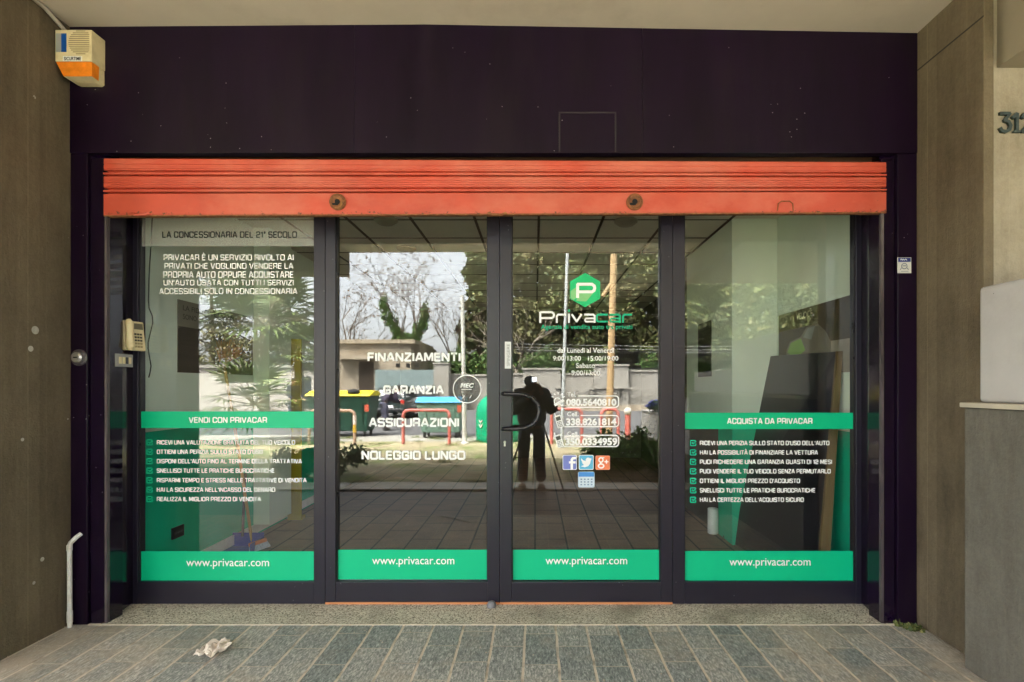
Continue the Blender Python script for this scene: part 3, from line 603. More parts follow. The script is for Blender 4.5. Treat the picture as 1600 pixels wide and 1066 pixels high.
dl = thing('glass_door', 'glass door leaf listing the shop services beside a round badge', 'door', (wx(645, 0), 0, .012))
leaf_frame(dl, 511.2, 780.8, 527, 762.5, zbd, zr, yoff=-.006)
band(dl, 526.8, 762.3, 859, 905.5)
for b, x0, x1, yt, yb in (('FINANZIAMENTI', 574.3, 719.7, 551, 565.2), ('GARANZIA', 599, 693.5, 602.2, 616.2), ('ASSICURAZIONI', 576.5, 717.5, 653, 667.3), ('NOLEGGIO LUNGO', 565, 727.2, 704.2, 718.6)):
    wide(dl, b, x0, x1, yt, yb, WHITE_V, .215)
gtext(dl, 'www.privacar.com', 581.5, 710, 870, 886, WHITE_V, .004)
mc = MB(); gpoly(mc, [(729.8 + 21 * math.cos(a), 608 + 21 * math.sin(a)) for a in [k * math.pi / 18 for k in range(36)]], y=-.0012, th=.0006)
badge = mc.build('round_badge', film_mat('smoked_film', (.06, .06, .06), .28), dl)
rg = MB(); stroke(rg, [(729.8 + 21.6 * math.cos(a), 608 + 21.6 * math.sin(a)) for a in [k * math.pi / 24 for k in range(49)]], 1.5, y=-.003); stroke(rg, [(723, 622.5), (725.5, 618.5)], 1.2, y=-.003); stroke(rg, [(734, 622), (736.5, 618)], 1.2, y=-.003); stroke(rg, [(721, 608.6), (737, 608.6)], 1.0, y=-.003)
rg.build('badge_ring', WHITE_V, badge)
t_ = gtext(None, 'MEC', 719, 740.5, 599, 606, WHITE_V, .03, shear=.25); put(t_, badge)
MB().box(wx(511.2, 0), wx(780.8, 0), -.036, .04, .0032, zbd - .001).build('door_sweep', WOODO, dl)

dr = thing('glass_door', 'glass door leaf with black pull handle, opening hours and phone numbers', 'door', (wx(915, 0), 0, .012))
leaf_frame(dr, 781.4, 1048.8, 799.8, 1031, zbd, zr, yoff=-.006)
band(dr, 799.6, 1031.6, 859, 906)
MB().box(wx(781.4, 0), wx(1048.8, 0), -.036, .04, .0032, zbd - .001).build('door_sweep', WOODO, dr)
gtext(dr, 'www.privacar.com', 852.3, 980, 870, 886, WHITE_V, .004)
# logo
lg = MB(); hexpts = [(914.2, 426.5), (937.8, 440), (937.8, 467), (914.2, 480.3), (890.6, 467), (890.6, 440)]
gpoly(lg, hexpts, y=-.0012)
hx = lg.build('logo_hexagon', mat('logo_green', (.0, .50, .17), rough=.4, var=.04), dr)
pp = MB(); stroke(pp, [(902.5, 465), (902.5, 444.3), (925, 444.3), (928.6, 447), (929.2, 450.3), (928.2, 454), (925, 456.2), (905, 456.2)], 4.6, y=-.003)
pp.build('logo_letter', WHITE_V, hx)
st = MB(); gpoly(st, [(891.6, 455), (900, 449), (900, 466), (896, 469), (891.6, 466.4)], y=-.0027, th=.0003); gpoly(st, [(905, 459), (926, 459), (916, 471), (900, 470.6)], y=-.0027, th=.0003)
st.build('logo_shade', mat('pale_logo_green', (.20, .50, .20), rough=.4), hx)
wd = MB(); wg = MB(); k_ = 3.0; y0_, y1_ = 491.2, 504
stroke(wd, [(844.2, 504), (844.2, 488), (862, 488), (865, 490), (865.6, 492.6), (864.6, 495.6), (862, 497.2), (846, 497.2)], 3.2)
stroke(wd, [(870, 504), (870, 494.5), (872, 491.8), (884, 491.8)], k_)
stroke(wd, [(889, 504), (889, 490.8)], k_); stroke(wg, [(889, 487), (889, 484.2)], k_)
stroke(wd, [(893.5, 491.5), (901, 502.6), (908.5, 491.5)], k_)
def a_(mb, x): stroke(mb, [(x, 491.8), (x + 13.4, 491.8), (x + 15.6, 493.6), (x + 15.6, 504)], k_); stroke(mb, [(x + 15, 502.7), (x + 2, 502.7), (x + .4, 500.4), (x + 2, 497.7), (x + 15, 497.7)], 2.6)
a_(wd, 913.5)
stroke(wg, [(949, 491.8), (935, 491.8), (932.6, 493.6), (932.6, 501), (935, 502.7), (949, 502.7)], k_)
a_(wg, 953); stroke(wg, [(973.4, 504), (973.4, 494.5), (975.6, 491.8), (987, 491.8)], k_)
wd.build('logo_lettering', WHITE_V, dr); wg.build('logo_lettering', GREEN_V, dr)
gtext(dr, 'Agenzia di vendita auto tra privati', 845, 988, 507.2, 516.4, GREEN_V, .012)
for b, x0, x1, yt, yb in (('dal Lunedì al Venerdì', 871, 959.5, 543.5, 551.6), ('9:00/13:00   15:00/19:00', 864, 966, 556.3, 563.8), ('Sabato', 900, 930, 567.4, 575.2), ('9:00/13:00', 893, 937.7, 579, 586.8)):
    gtext(dr, b, x0, x1, yt, yb, WHITE_V, .010)
def phone_frame(yt, yb, xs, xe):
    s = MB(); stroke(s, [(xs, yt), (961, yt)] + arc(961.5, yt + 5, 5, 5, -90, 0, 4) + arc(961.5, yb - 5, 5, 5, 0, 90, 4) + [(xe, yb)], 1.8); s.build('number_frame', WHITE_V, dr)
def mobile(cx, cy):
    s = MB(); a = R(-17)
    tr = lambda pts: [(cx + x * math.cos(a) - y * math.sin(a), cy + x * math.sin(a) + y * math.cos(a)) for x, y in pts]
    gpoly(s, tr([(-5.2, -8), (-4, -9.4), (4, -9.4), (5.2, -8), (5.2, 9.6), (4, 10.6), (-4, 10.6), (-5.2, 9.6)]), y=-.0012)
    gpoly(s, tr([(-4.2, -9.4), (-4.2, -14), (-2.6, -14), (-2.6, -9.4)]), y=-.0012)
    gpoly(s, tr([(-3.6, -7), (3.6, -7), (3.6, -1), (-3.6, -1)]), y=-.0026, th=.0004, mi=1)
    for j in range(4):
        for i in range(3): gpoly(s, tr([(-3.6 + 2.6 * i, .8 + 2.4 * j), (-1.8 + 2.6 * i, .8 + 2.4 * j), (-1.8 + 2.6 * i, 2.2 + 2.4 * j), (-3.6 + 2.6 * i, 2.2 + 2.4 * j)]), y=-.0026, th=.0004, mi=1)
    s.build('mobile_icon', [WHITE_V, mat('dark_icon', (.05, .06, .05), rough=.5)], dr)
gtext(dr, 'Tel.', 886, 900, 612.6, 620.3, WHITE_V, .02); phone_frame(618.8, 636.6, 903.5, 878); gtext(dr, '080.5640810', 884.5, 963.2, 622.8, 634.4, WHITE_V, .045)
gtext(dr, 'Cell.', 886, 904, 643.6, 650.6, WHITE_V, .02); phone_frame(649.3, 666.8, 907.5, 882); gtext(dr, '338.8261814', 884.5, 963, 653.3, 665.2, WHITE_V, .045); mobile(873.5, 658)
gtext(dr, 'Cell.', 886, 904, 674.4, 681.4, WHITE_V, .02); phone_frame(680.2, 697.8, 907.5, 882); gtext(dr, '350.0334959', 883, 964.6, 684.2, 696.4, WHITE_V, .045); mobile(873.5, 688.5)
hs_ = MB(); stroke(hs_, arc(871, 627, 5.2, 5.2, 60, 330, 12), 1.5); stroke(hs_, [(867, 633), (880, 625.5)], 4.4, y=-.0042); stroke(hs_, [(874, 630), (879, 636), (884, 636.6)], 1.8); 
for a in (200, 235, 270, 305, 340): stroke(hs_, [(872 + 8 * math.cos(R(a)), 623 + 7 * math.sin(R(a))), (872 + 11 * math.cos(R(a)), 623 + 9.5 * math.sin(R(a)))], 1.6)
hs_.build('handset_icon', WHITE_V, dr)
# small square stickers
def sticker(x0, x1, y0, y1, m, r=2.5, rim=WHITE_V):
    s = MB(); gpoly(s, rrect(x0, x1, y0, y1, r), y=-.0012); o = s.build('sticker', rim, dr)
    s = MB(); gpoly(s, rrect(x0 + .9, x1 - .9, y0 + .9, y1 - .9, r * .8), y=-.0026, th=.0003); q = s.build('sticker_face', m, o); return o
sk = sticker(879, 901.5, 711, 734.3, mat('sticker_indigo', (.16, .20, .52), rough=.4))
s = MB(); stroke(s, [(893.4, 733), (893.4, 718.6), (895, 716.2), (899.2, 715.8)], 3.8, y=-.0031); stroke(s, [(889.6, 722.6), (898.8, 722.6)], 3.4, y=-.0033); s.build('emblem', WHITE_V, sk); sk['label'] = 'indigo square sticker with a white letter f'
sk = sticker(904.3, 927.6, 711, 734.3, mat('sticker_sky_blue', (.10, .42, .66), rough=.4))
bird = [(908.2, 716.2), (911.2, 719.4), (915.2, 720.6), (915.2, 717.8), (917.2, 715.4), (920.2, 715.2), (922, 716.4), (924.2, 715.8), (922.9, 718), (924.6, 717.8), (923, 719.8), (922.2, 724), (919.2, 728.4), (914, 730.2), (907.6, 728.6), (911.4, 727.4), (912.4, 726.4), (909.6, 724.6), (911, 724.2), (908.6, 721.6), (910, 721.6), (908, 719)]
s = MB(); gpoly(s, bird, y=-.0031); s.build('emblem', WHITE_V, sk); sk['label'] = 'sky blue square sticker with a white bird'
sk = sticker(930.3, 953, 712, 734.3, mat('sticker_orange', (.75, .20, .085), rough=.4), rim=mat('sticker_orange_rim', (.8, .32, .2), rough=.4))
s = MB(); stroke(s, arc(939, 718.8, 3.3, 3.5, 0, 360, 12), 2, y=-.0031); stroke(s, arc(939.2, 728.2, 4.3, 3.2, 0, 360, 12), 2, y=-.0033); stroke(s, [(940, 722), (938, 724), (940.4, 725.4)], 1.8, y=-.0031); stroke(s, [(940, 715.4), (944, 715.4)], 1.5, y=-.0031); stroke(s, [(944.8, 721.6), (950.4, 721.6)], 1.7, y=-.0031); stroke(s, [(947.6, 718.8), (947.6, 724.4)], 1.7, y=-.0034); s.build('emblem', WHITE_V, sk); sk['label'] = 'orange square sticker with a white letter g and plus'
sk = sticker(903.2, 929, 737, 761.8, mat('sticker_pale_blue', (.56, .66, .74), rough=.4), rim=mat('sticker_pale_rim', (.45, .60, .72), rough=.4))
s = MB(); grect(s, 904.1, 928.1, 737.9, 745, y=-.0031, th=.0003); s.build('sticker_header', mat('header_blue', (.06, .25, .62), rough=.4), sk); sk['label'] = 'pale sticker with a blue header and rows of tiny icons'
s = MB(); rng = random.Random(2)
for j in range(3):
    for i in range(4): grect(s, 907 + 5.4 * i, 909.6 + 5.4 * i, 748 + 4.2 * j, 750 + 4.2 * j, y=-.0031, th=.0003)
s.build('emblem', mat('tiny_icon_blue', (.16, .24, .36), rough=.5), sk)
# handle, label and lock of the right leaf
hp = [(786, 615.5, -.036), (790, 615.5, -.085), (808, 615.5, -.10), (820, 616.6, -.10), (832, 622, -.10), (840, 631, -.10), (843.2, 643, -.10), (840, 655, -.10), (832, 664, -.10), (820, 669, -.10), (808, 670.3, -.10), (790, 670.3, -.085), (786, 670.3, -.036)]
MB().tube([W(a, b, y) for a, b, y in hp], .0135, 12).build('pull_handle', BLACKM, dr, smooth=True)
MB().box(wx(788.8, -.034), wx(798.6, -.034), -.0352, -.0342, wz(576, -.034), wz(534, -.034)).build('door_label', mat('white_label', (.66, .68, .69), rough=.5), dr)
text(dr, 'SPINGERE', W(796.6, 572, -.0353), (0, 0, wz(538, 0) - wz(572, 0)), (-.02, 0, 0), mat('label_grey', (.25, .26, .27), rough=.5))
MB().lathe([(.010, 0), (.010, -.004), (.006, -.008)], (wx(788.6, -.034), -.0342, wz(691, -.034)), 'Y', 12).box(wx(787.4, -.034), wx(790, -.034), -.039, -.0343, wz(697.5, -.034), wz(691, -.034)).build('lock_escutcheon', STEEL, dr)
MB().lathe([(.032, 0), (.032, .014), (.022, .034), (.004, .042)], (wx(768.5, -.05), -.075, .0035), 'Z', 14).build('door_stop', mat('grey_stop', (.16, .16, .17), rough=.4), dl, smooth=True)

# ================================================================== THINGS ON THE FRONT
# siren
sy1, sy0 = YF - .001, YF - .11
si = thing('alarm_siren', 'cream alarm siren box with orange strobe lens under the soffit', 'alarm siren', (-2.80, YF, 3.5))
X0, X1 = xl + .004, wx(165, YF)
za, zb_, zc_, zd = 3.664, wz(96, sy0), wz(121.5, sy0 + .02), 3.372
bx = MB()
bx.hexa([(X0, sy0, zb_), (X1, sy0, zb_), (X1, sy1, zb_), (X0, sy1, zb_)], [(X0, sy0, za), (X1, sy0, za), (X1, sy1, za), (X0, sy1, za)])
bx.hexa([(X0 + .05, sy0 + .022, zc_), (X1 - .004, sy0 + .022, zc_), (X1 - .004, sy1, zc_), (X0 + .05, sy1, zc_)], [(X0 + .004, sy0 + .022, zb_), (X1 - .004, sy0 + .022, zb_), (X1 - .004, sy1, zb_), (X0 + .004, sy1, zb_)])
bx.hexa([(X0 + .075, sy0 + .06, zd), (X1 - .02, sy0 + .06, zd), (X1 - .02, sy1, zd), (X0 + .075, sy1, zd)], [(X0 + .048, sy0 + .004, zc_), (X1, sy0 + .004, zc_), (X1, sy1, zc_), (X0 + .048, sy1, zc_)])
bx.build('housing', CREAM, si, bevel=.004)
lens = MB().hexa([(X0 + .044, sy0 + .006, zc_ + .001), (X1 - .002, sy0 + .006, zc_ + .001), (X1 - .002, sy0 + .06, zc_ + .001), (X0 + .044, sy0 + .06, zc_ + .001)], [(X0 + .002, sy0 + .002, zb_ - .001), (X1 + .001, sy0 + .002, zb_ - .001), (X1 + .001, sy0 + .06, zb_ - .001), (X0 + .002, sy0 + .06, zb_ - .001)])
lens.build('strobe_lens', ORANGE, si, bevel=.003)
gl = MB(); ccx, ccz = wx(126, sy0), wz(66.5, sy0); rr = .075
for k in range(13):
    z = ccz - rr + 2 * rr * (k + .5) / 13; hw = math.sqrt(max(0, rr * rr - (z - ccz) ** 2))
    gl.box(ccx - hw * .98, min(ccx + hw, wx(139.5, sy0)), sy0 - .0012, sy0 - .0002, z - .0022, z + .0022)
gl.build('speaker_grille', mat('grille_shadow', (.22, .17, .09), rough=.8), si)
MB().box(wx(96, sy0), wx(104, sy0), sy0 - .0015, sy0 - .0002, wz(81.5, sy0), wz(52.5, sy0)).build('blue_badge', BLUE, si)
MB().box(wx(87.5, sy0), wx(95.9, sy0), sy0 - .0013, sy0 - .0002, wz(81.5, sy0), wz(52.5, sy0)).build('grey_badge', GREYB, si)
lb = MB().box(wx(98.5, sy0), wx(128.5, sy0), sy0 - .0015, sy0 - .0002, wz(96, sy0), wz(88, sy0)).build('name_label', mat('label_white', (.78, .77, .70), rough=.5), si)
a = W(100, 94.6, sy0 - .0017); t_ = text(None, 'SICURTIME', a, (wx(127, sy0) - a.x, 0, 0), (0, 0, .022), BLACK_V, .03, thick=.0004); put(t_, lb)
# cable duct up the corner
tag(MB().tube([(X0 + .03, YF - .03, 3.667), (xl + .02, -.55, zs - .02), (xl + .02, -.97, zs - .012), (xl + .02, -2.2, zs - .012)], .012, 8).build('cable_duct', mat('duct_paint', (.36, .32, .26), rough=.8)), 'thin cable duct running from the siren along the soffit corner', 'cable duct')
# intercom phone and switches on the reveal
def rv(px, py, off):                 # a point on the splayed reveal, off metres proud of it
    # reveal line x = xpl1 .. xgl over y = YF+.04 .. 0
    k = (px - VX) / F; x0, y0 = xpl1, YF + .04; x1, y1 = xgl + .012, 0.0
    t = (k * (y0 + D) - x0) / ((x1 - x0) - k * (y1 - y0)); x, y = x0 + (x1 - x0) * t, y0 + (y1 - y0) * t
    return Vector((x + off, y, H + (VY - py) * (y + D) / F))
PH = rv(200, 525, 0)
PH = PH + Vector((.012, 0, 0))
ph = thing('intercom_phone', 'cream wall telephone with keypad hanging on the dark side panel', 'telephone', PH)
dirv = (Vector((xgl + .012, 0, 0)) - Vector((xpl1, YF + .04, 0))).normalized(); nrm = Vector((-dirv.y, dirv.x, 0)); nrm = nrm if nrm.x > 0 else -nrm
_r = Matrix.Rotation(R(-24), 3, 'Z'); du, dn = _r @ dirv, _r @ nrm
Tp = Matrix(((du.x, dn.x, 0, PH.x), (du.y, dn.y, 0, PH.y), (0, 0, 1, PH.z), (0, 0, 0, 1)))   # u along reveal (away), v outwards, z up
bs = MB(); bs.hexa([Tp @ Vector(p) for p in ((-.075, .0, -.10), (.085, .0, -.10), (.085, .045, -.10), (-.075, .045, -.10))], [Tp @ Vector(p) for p in ((-.07, .0, .10), (.08, .0, .10), (.08, .028, .10), (-.07, .028, .10))])
bs.build('phone_base', CREAM, ph, bevel=.01, seg=3)
hsn = MB()
hsn.tube([Tp @ Vector(p) for p in ((-.055, .062, -.095), (-.058, .072, -.075), (-.060, .068, 0), (-.058, .064, .08), (-.055, .052, .10))], [.016, .027, .021, .024, .015], 10)
hsn.build('handset', CREAM, ph, smooth=True)
MB().hexa([Tp @ Vector(p) for p in ((-.015, .0365, .045), (.065, .0365, .045), (.065, .0385, .045), (-.015, .0385, .045))], [Tp @ Vector(p) for p in ((-.015, .030, .085), (.065, .030, .085), (.065, .0325, .085), (-.015, .0325, .085))]).build('display', mat('phone_display', (.16, .14, .09), rough=.3), ph)
kp = MB()
for j in range(5):
    for i in range(4):
        z = .012 - j * .021; v0 = .0365 + (.10 - z - .1) * 0 + (.045 - .028) * (.10 - z) / .2 - .0085
        kp.box(-.012 + i * .02 - .0065, -.012 + i * .02 + .0065, v0, v0 + .004, z - .006, z + .006, 0 if j < 3 else 1, T=Tp)
kp.build('key', [mat('dark_key', (.05, .045, .03), rough=.5), mat('tan_key', (.34, .27, .14), rough=.5)], ph)
SWP = rv(186.5, 563.5, 0)
sw = thing('switch_plate', 'steel switch plate with three rockers beneath the wall telephone', 'switch', SWP)
_r = Matrix.Rotation(R(-14), 3, 'Z'); du, dn = _r @ dirv, _r @ nrm; SWP = SWP + Vector((.024, 0, 0))
Ts = Matrix(((du.x, dn.x, 0, SWP.x), (du.y, dn.y, 0, SWP.y), (0, 0, 1, SWP.z), (0, 0, 0, 1)))
MB().box(-.07, .075, 0, .009, -.042, .042, T=Ts).build('plate', mat('brushed_plate', (.30, .29, .27), rough=.4, metal=.4), sw, bevel=.002)
for q, m in ((-.036, CREAM), (-.006, CREAM), (.02, BLACKM), (.045, CREAM)):
    MB().box(q - .011, q + .011, .0091, .014, -.022, .022, T=Ts).build('rocker', m, sw, bevel=.002)
# key switch on the pilaster
c = W(124, 559, YF)
ks = thing('key_switch', 'round chrome key switch on the dark pilaster below the siren', 'key switch', c)
MB().lathe([(.052, 0), (.052, -.004), (.042, -.010)], (c.x, YF - .0005, c.z), 'Y', 24).build('backing_ring', mat('ring_dark', (.06, .05, .055), rough=.35), ks, smooth=True)
MB().lathe([(.034, 0), (.034, -.012), (.024, -.022), (.01, -.022)], (c.x, YF - .0105, c.z), 'Y', 24).build('barrel', STEEL, ks, smooth=True)
MB().box(c.x - .012, c.x + .012, YF - .0345, YF - .0327, c.z - .004, c.z + .004).build('key_slot', BLACKHOLE, ks)
# white pipe
tag(MB().tube([(xl + .03, YF - .035, .0), (xl + .028, YF - .035, wz(850, YF)), (xl + .034, YF - .034, wz(846, YF)), (xl + .06, YF - .022, wz(838, YF)), (xl + .072, YF - .0, wz(834, YF))], .0135, 12).tube([(xl + .028, YF - .035, wz(858, YF)), (xl + .028, YF - .035, wz(849, YF))], .016, 12).tube([(xl + .03, YF - .035, .03), (xl + .03, YF - .035, .10)], .016, 12).build('drain_pipe', PVC, smooth=True), 'white plastic pipe bent into the dark pilaster near the floor', 'pipe')
# security sticker
s_ = thing('warning_sticker', 'small white sticker with blue heading stuck on the dark pilaster', 'sticker', W(1412, 414, YF))
MB().box(wx(1402, YF), wx(1423.5, YF), YF - .0018, YF - .0004, wz(427, YF), wz(402.5, YF)).build('sticker_face', mat('sticker_paper', (.62, .62, .58), rough=.5), s_)
MB().box(wx(1403, YF), wx(1422.5, YF), YF - .0024, YF - .0019, wz(409.5, YF), wz(403.2, YF)).build('sticker_heading', mat('navy_print', (.03, .05, .22), rough=.5), s_)
sr = MB(); stroke(sr, arc(1413, 416, 4.3, 4.3, 0, 360, 14), 1.3, y=YF - .002, th=.0006); stroke(sr, [(1408.4, 419), (1406.6, 421.6)], 1.2, y=YF - .002, th=.0006); stroke(sr, [(1417.6, 419), (1419.4, 421.6)], 1.2, y=YF - .002, th=.0006); stroke(sr, [(1410.6, 415.6), (1415.4, 415.6)], 1.5, y=YF - .002, th=.0006); stroke(sr, [(1408, 424), (1419, 424)], .8, y=YF - .002, th=.0006)
sr.build('sticker_emblem', mat('slate_print', (.16, .19, .25), rough=.5), s_)
sr = MB(); stroke(sr, [(1407, 406.6), (1408, 404.6), (1410, 406.8), (1411, 404.8), (1413, 406.8), (1415, 404.8), (1417, 406.8)], .9, y=YF - .0026, th=.0004); sr.build('sticker_print', WHITE_V, s_)
# house number
yn = -.80
hn = thing('house_number', 'dark bronze house number digits on the daylit concrete wall', 'house number', W(1582, 193, yn))
DG = {'3': [(.02, .97), (.9, .97), (.42, .60), (.78, .56), (.97, .34), (.86, .12), (.55, .03), (.18, .06), (.02, .22)], '1': [(.0, .74), (.55, .96), (.55, .04)], '2': [(.03, .74), (.22, .94), (.6, .98), (.92, .80), (.86, .54), (.05, .04), (.98, .04)]}
BRZ = mat('bronze_green', (.03, .045, .045), rough=.5, var=.4, scale=30)
for ch, a, b in (('3', 1560, 1577), ('1', 1580, 1592), ('2', 1594, 1611)):
    mb = MB(); stroke(mb, [(a + (b - a) * q[0], 208 - 30 * q[1]) for q in DG[ch]], 4.6, y=yn - .0005, th=.014)
    if ch == '1': stroke(mb, [(a + 1.5, 207), (b - .5, 207)], 3, y=yn - .0005, th=.0137)
    mb.build('digit', BRZ, hn)
# parapet with cap and the pale blocks / planters on it
PX = 2.285
BLK = mat('whitewashed_concrete', (.43, .415, .40), rough=.85, var=.06, scale=3, dirt=(.38, .36, .34), dscale=2.6, bump=.12, bscale=40, spk=(.16, .15, .14), spk_scale=18, spk_size=.05)
CAPM = mat('pale_cap_stone', (.46, .41, .32), rough=.8, var=.1)
pw_ = thing('parapet_wall', 'low grey rendered parapet wall with a thin pale stone cap', 'wall', (PX, -.88, 0))
MB().box(PX, 2.86, -4.3, -.872, 0, 1.385).build('wall_body', CONC_GREY, pw_, bevel=.008)
MB().box(PX - .018, 2.88, -4.3, -.862, 1.386, 1.412).build('cap_stone', CAPM, pw_, bevel=.004)
def block(name, label, cat, y0, y1, z0, z1, x0=2.345, m=BLK):
    t = thing(name, label, cat, (x0, y1, z0)); MB().box(x0, 2.84, y0, y1, z0 + .001, z1).build('block_body', m, t, bevel=.02, seg=3); return t
bA = block('planter_block', 'tall whitewashed concrete block on the parapet cap beside the house number', 'planter', -2.72, -.892, 1.412, 2.02)
yl = MB().prism([(2.3448, -1.30, 1.80), (2.3448, -1.285, 1.80), (2.3448, -1.31, 1.84), (2.3448, -1.335, 1.84)], (-.0012, 0, 0)); yl.build('tape_scrap', mat('yellow_tape', (.55, .38, .05), rough=.5), bA)
block('planter_block', 'lower whitewashed block standing further out on the parapet', 'planter', -4.28, -2.75, 1.412, 1.70)

# ================================================================== SMALL THINGS ON THE PAVEMENT
rng = random.Random(11)
pc = W(336, 1018, -0.7); pc = Vector((wx(336, D * 0 + (H * F / (1018 - VY)) - D), (H * F / (1018 - VY)) - D, 0))
bm = bmesh.new(); nn = 12
grid = [[None] * (nn + 1) for _ in range(nn + 1)]
for i in range(nn + 1):
    for j in range(nn + 1):
        u, v = i / nn - .5, j / nn - .5; r_ = math.hypot(u, v) * 2
        e = 1 + .25 * math.sin(5 * math.atan2(v, u) + 1)
        k = min(1, .95 * e / max(r_, 1e-3)) if r_ > .95 * e else 1
        z = .004 + .026 * abs(math.sin(9 * u + 4 * v)) * (1 - .5 * r_ / 1.5) + .022 * rng.random()
        grid[i][j] = bm.verts.new((pc.x + u * .165 * k + rng.uniform(-.004, .004), pc.y + v * .21 * k + rng.uniform(-.004, .004), z))
for i in range(nn):
    for j in range(nn): bm.faces.new((grid[i][j], grid[i + 1][j], grid[i + 1][j + 1], grid[i][j + 1]))
me = bpy.data.meshes.new('crumpled_paper'); bm.to_mesh(me); bm.free(); me.materials.append(mat('soiled_paper', (.66, .58, .49), rough=.9, var=.06, dirt=(.50, .40, .30), dscale=14))
o = bpy.data.objects.new('crumpled_paper', me); COL.objects.link(o); tag(o, 'crumpled pinkish paper lying on the slate paving', 'paper')

def leaf_cloud(name, clumps, n, size, m, parent=None, seed=0, aspect=.55, shell=.35, up=0.):
    r = np.random.default_rng(seed); cl = np.array([(*c[0], *c[1]) for c in clumps], float)
    vol = (cl[:, 3] * cl[:, 4] * cl[:, 5]) ** .75; idx = r.choice(len(cl), n, p=vol / vol.sum())
    d = r.normal(size=(n, 3)); d /= np.linalg.norm(d, axis=1)[:, None]; rad = r.random(n) ** shell
    p = cl[idx, :3] + d * rad[:, None] * cl[idx, 3:]
    a = r.normal(size=(n, 3)); a[:, 2] += up; a /= np.linalg.norm(a, axis=1)[:, None]
    b = np.cross(a, r.normal(size=(n, 3))); b /= np.linalg.norm(b, axis=1)[:, None]
    s = size * r.uniform(.55, 1.35, n)[:, None]; a *= s; b *= s * aspect
    v = np.stack([p - a, p - a * .1 + b, p + a, p - a * .1 - b], 1).reshape(-1, 3)
    me = bpy.data.meshes.new(name); me.vertices.add(4 * n); me.vertices.foreach_set('co', v.astype('f').ravel())
    me.loops.add(4 * n); me.loops.foreach_set('vertex_index', np.arange(4 * n, dtype='i')); me.polygons.add(n); me.polygons.foreach_set('loop_start', np.arange(0, 4 * n, 4, dtype='i'))
    me.update(); me.validate(); me.materials.append(m)
    o = bpy.data.objects.new(name, me); COL.objects.link(o)
    if parent: put(o, parent)
    return o
G_WEED = leaf_mat('weed_leaf', (.05, .075, .02), (.16, .17, .05), (.24, .20, .08))
tag(leaf_cloud('weed', [((2.33, -.42, .012), (.06, .05, .018)), ((2.28, -.36, .01), (.03, .03, .012))], 90, .018, G_WEED, seed=5), 'little weed tuft in the corner below the dark pilaster', 'weed')
# grit swept into the corners
gr = MB(); rng = random.Random(8)
for i in range(160):
    if i % 2: x, y = xl + rng.random() ** 2 * .5, rng.uniform(-1.1, -.36)
    else: x, y = rng.uniform(-2.9, 2.3), -.36 - rng.random() ** 2 * .7
    s = rng.uniform(.002, .006); gr.add([(x - s, y, .001), (x, y - s, .001), (x + s, y, .001), (x, y + s, .001), (x, y, .001 + s)], [(0, 1, 4), (1, 2, 4), (2, 3, 4), (3, 0, 4)])
kind(gr.build('grit', mat('pale_grit', (.42, .36, .28), rough=.9, var=.4, scale=60)), 'stuff')

# ================================================================== INSIDE THE SHOP
BOARD = mat('dark_board', (.020, .018, .024), rough=.4, var=.2, scale=2)
def wallpic(name, label, x, ya, yb, z0, z1, side, mats_):
    t = thing(name, label, 'poster', (x, ya, z0)); s = 1 if side < 0 else -1
    MB().box(x, x + .006 * s, ya, yb, z0, z1).build('poster_sheet', mats_[0], t); return t, x + .0062 * s, s
pL, xp, s = wallpic('wall_poster', 'big two tone poster with a grey heading on the mint wall behind the brooms', xi0 + .0005, .50, 1.64, 1.605, 2.178, -1, [mat('poster_grey', (.20, .185, .16), rough=.6, var=.06)])
MB().box(xp, xp + .001, .50, 1.64, 1.6051, 1.97).build('poster_picture', mat('poster_brown', (.045, .034, .030), rough=.5, var=.35, scale=4, stretch=(1, .3, 3)), pL)
DKP = mat('poster_ink', (.05, .045, .04), rough=.6)
text(pL, 'LA FIDUCIA E LA STIMA', (xp, .56, 2.10), (0, .80, 0), (0, 0, .042), DKP, .01)
text(pL, 'SONO LA NOSTRA FORZA', (xp, .56, 2.03), (0, .76, 0), (0, 0, .042), DKP, .01)
pR, xp, s = wallpic('wall_poster', 'dark brown poster with a green car on the mint wall behind the black board', xi1 - .0005, .16, 1.33, 1.60, 2.155, 1, [mat('poster_dark_brown', (.055, .038, .016), rough=.5, var=.4, scale=5)])
MB().prism([(xp, .16, 1.6001), (xp, .16, 1.845), (xp, .75, 1.845), (xp, 1.0, 1.70), (xp, 1.0, 1.6001)], (-.0006, 0, 0)).build('poster_road', mat('poster_road_grey', (.30, .26, .22), rough=.6), pR)
text(pR, 'VELOCE', (xp - .0008, .98, 2.07), (0, -.28, 0), (0, 0, .055), mat('poster_pale_ink', (.42, .38, .28), rough=.6), .01)
def pcar(pts, m, nm, k):
    mb = MB(); mb.prism([(xp - .0012 - k * .0006, y, z) for y, z in pts], (-.0005, 0, 0)); return mb.build(nm, m, pR)
pcar([(1.17, 1.68), (1.17, 1.82), (1.10, 1.89), (.90, 1.92), (.80, 1.99), (.62, 2.0), (.50, 1.93), (.42, 1.84), (.43, 1.70), (.55, 1.66), (1.0, 1.64)], mat('car_picture_dark', (.17, .15, .12), rough=.5), 'car_picture', 0)
pcar([(1.15, 1.80), (1.08, 1.88), (.90, 1.905), (.82, 1.80), (1.0, 1.74)], mat('car_picture_green', (.16, .34, .03), rough=.4), 'car_hood', 1)
pcar([(.86, 1.91), (.78, 1.98), (.66, 1.985), (.72, 1.88)], mat('car_picture_glass', (.22, .24, .23), rough=.3), 'car_windscreen', 1)
pcar([(1.16, 1.69), (1.16, 1.72), (1.06, 1.715), (1.06, 1.685)], mat('car_picture_plate', (.55, .55, .55), rough=.5), 'car_plate', 1)
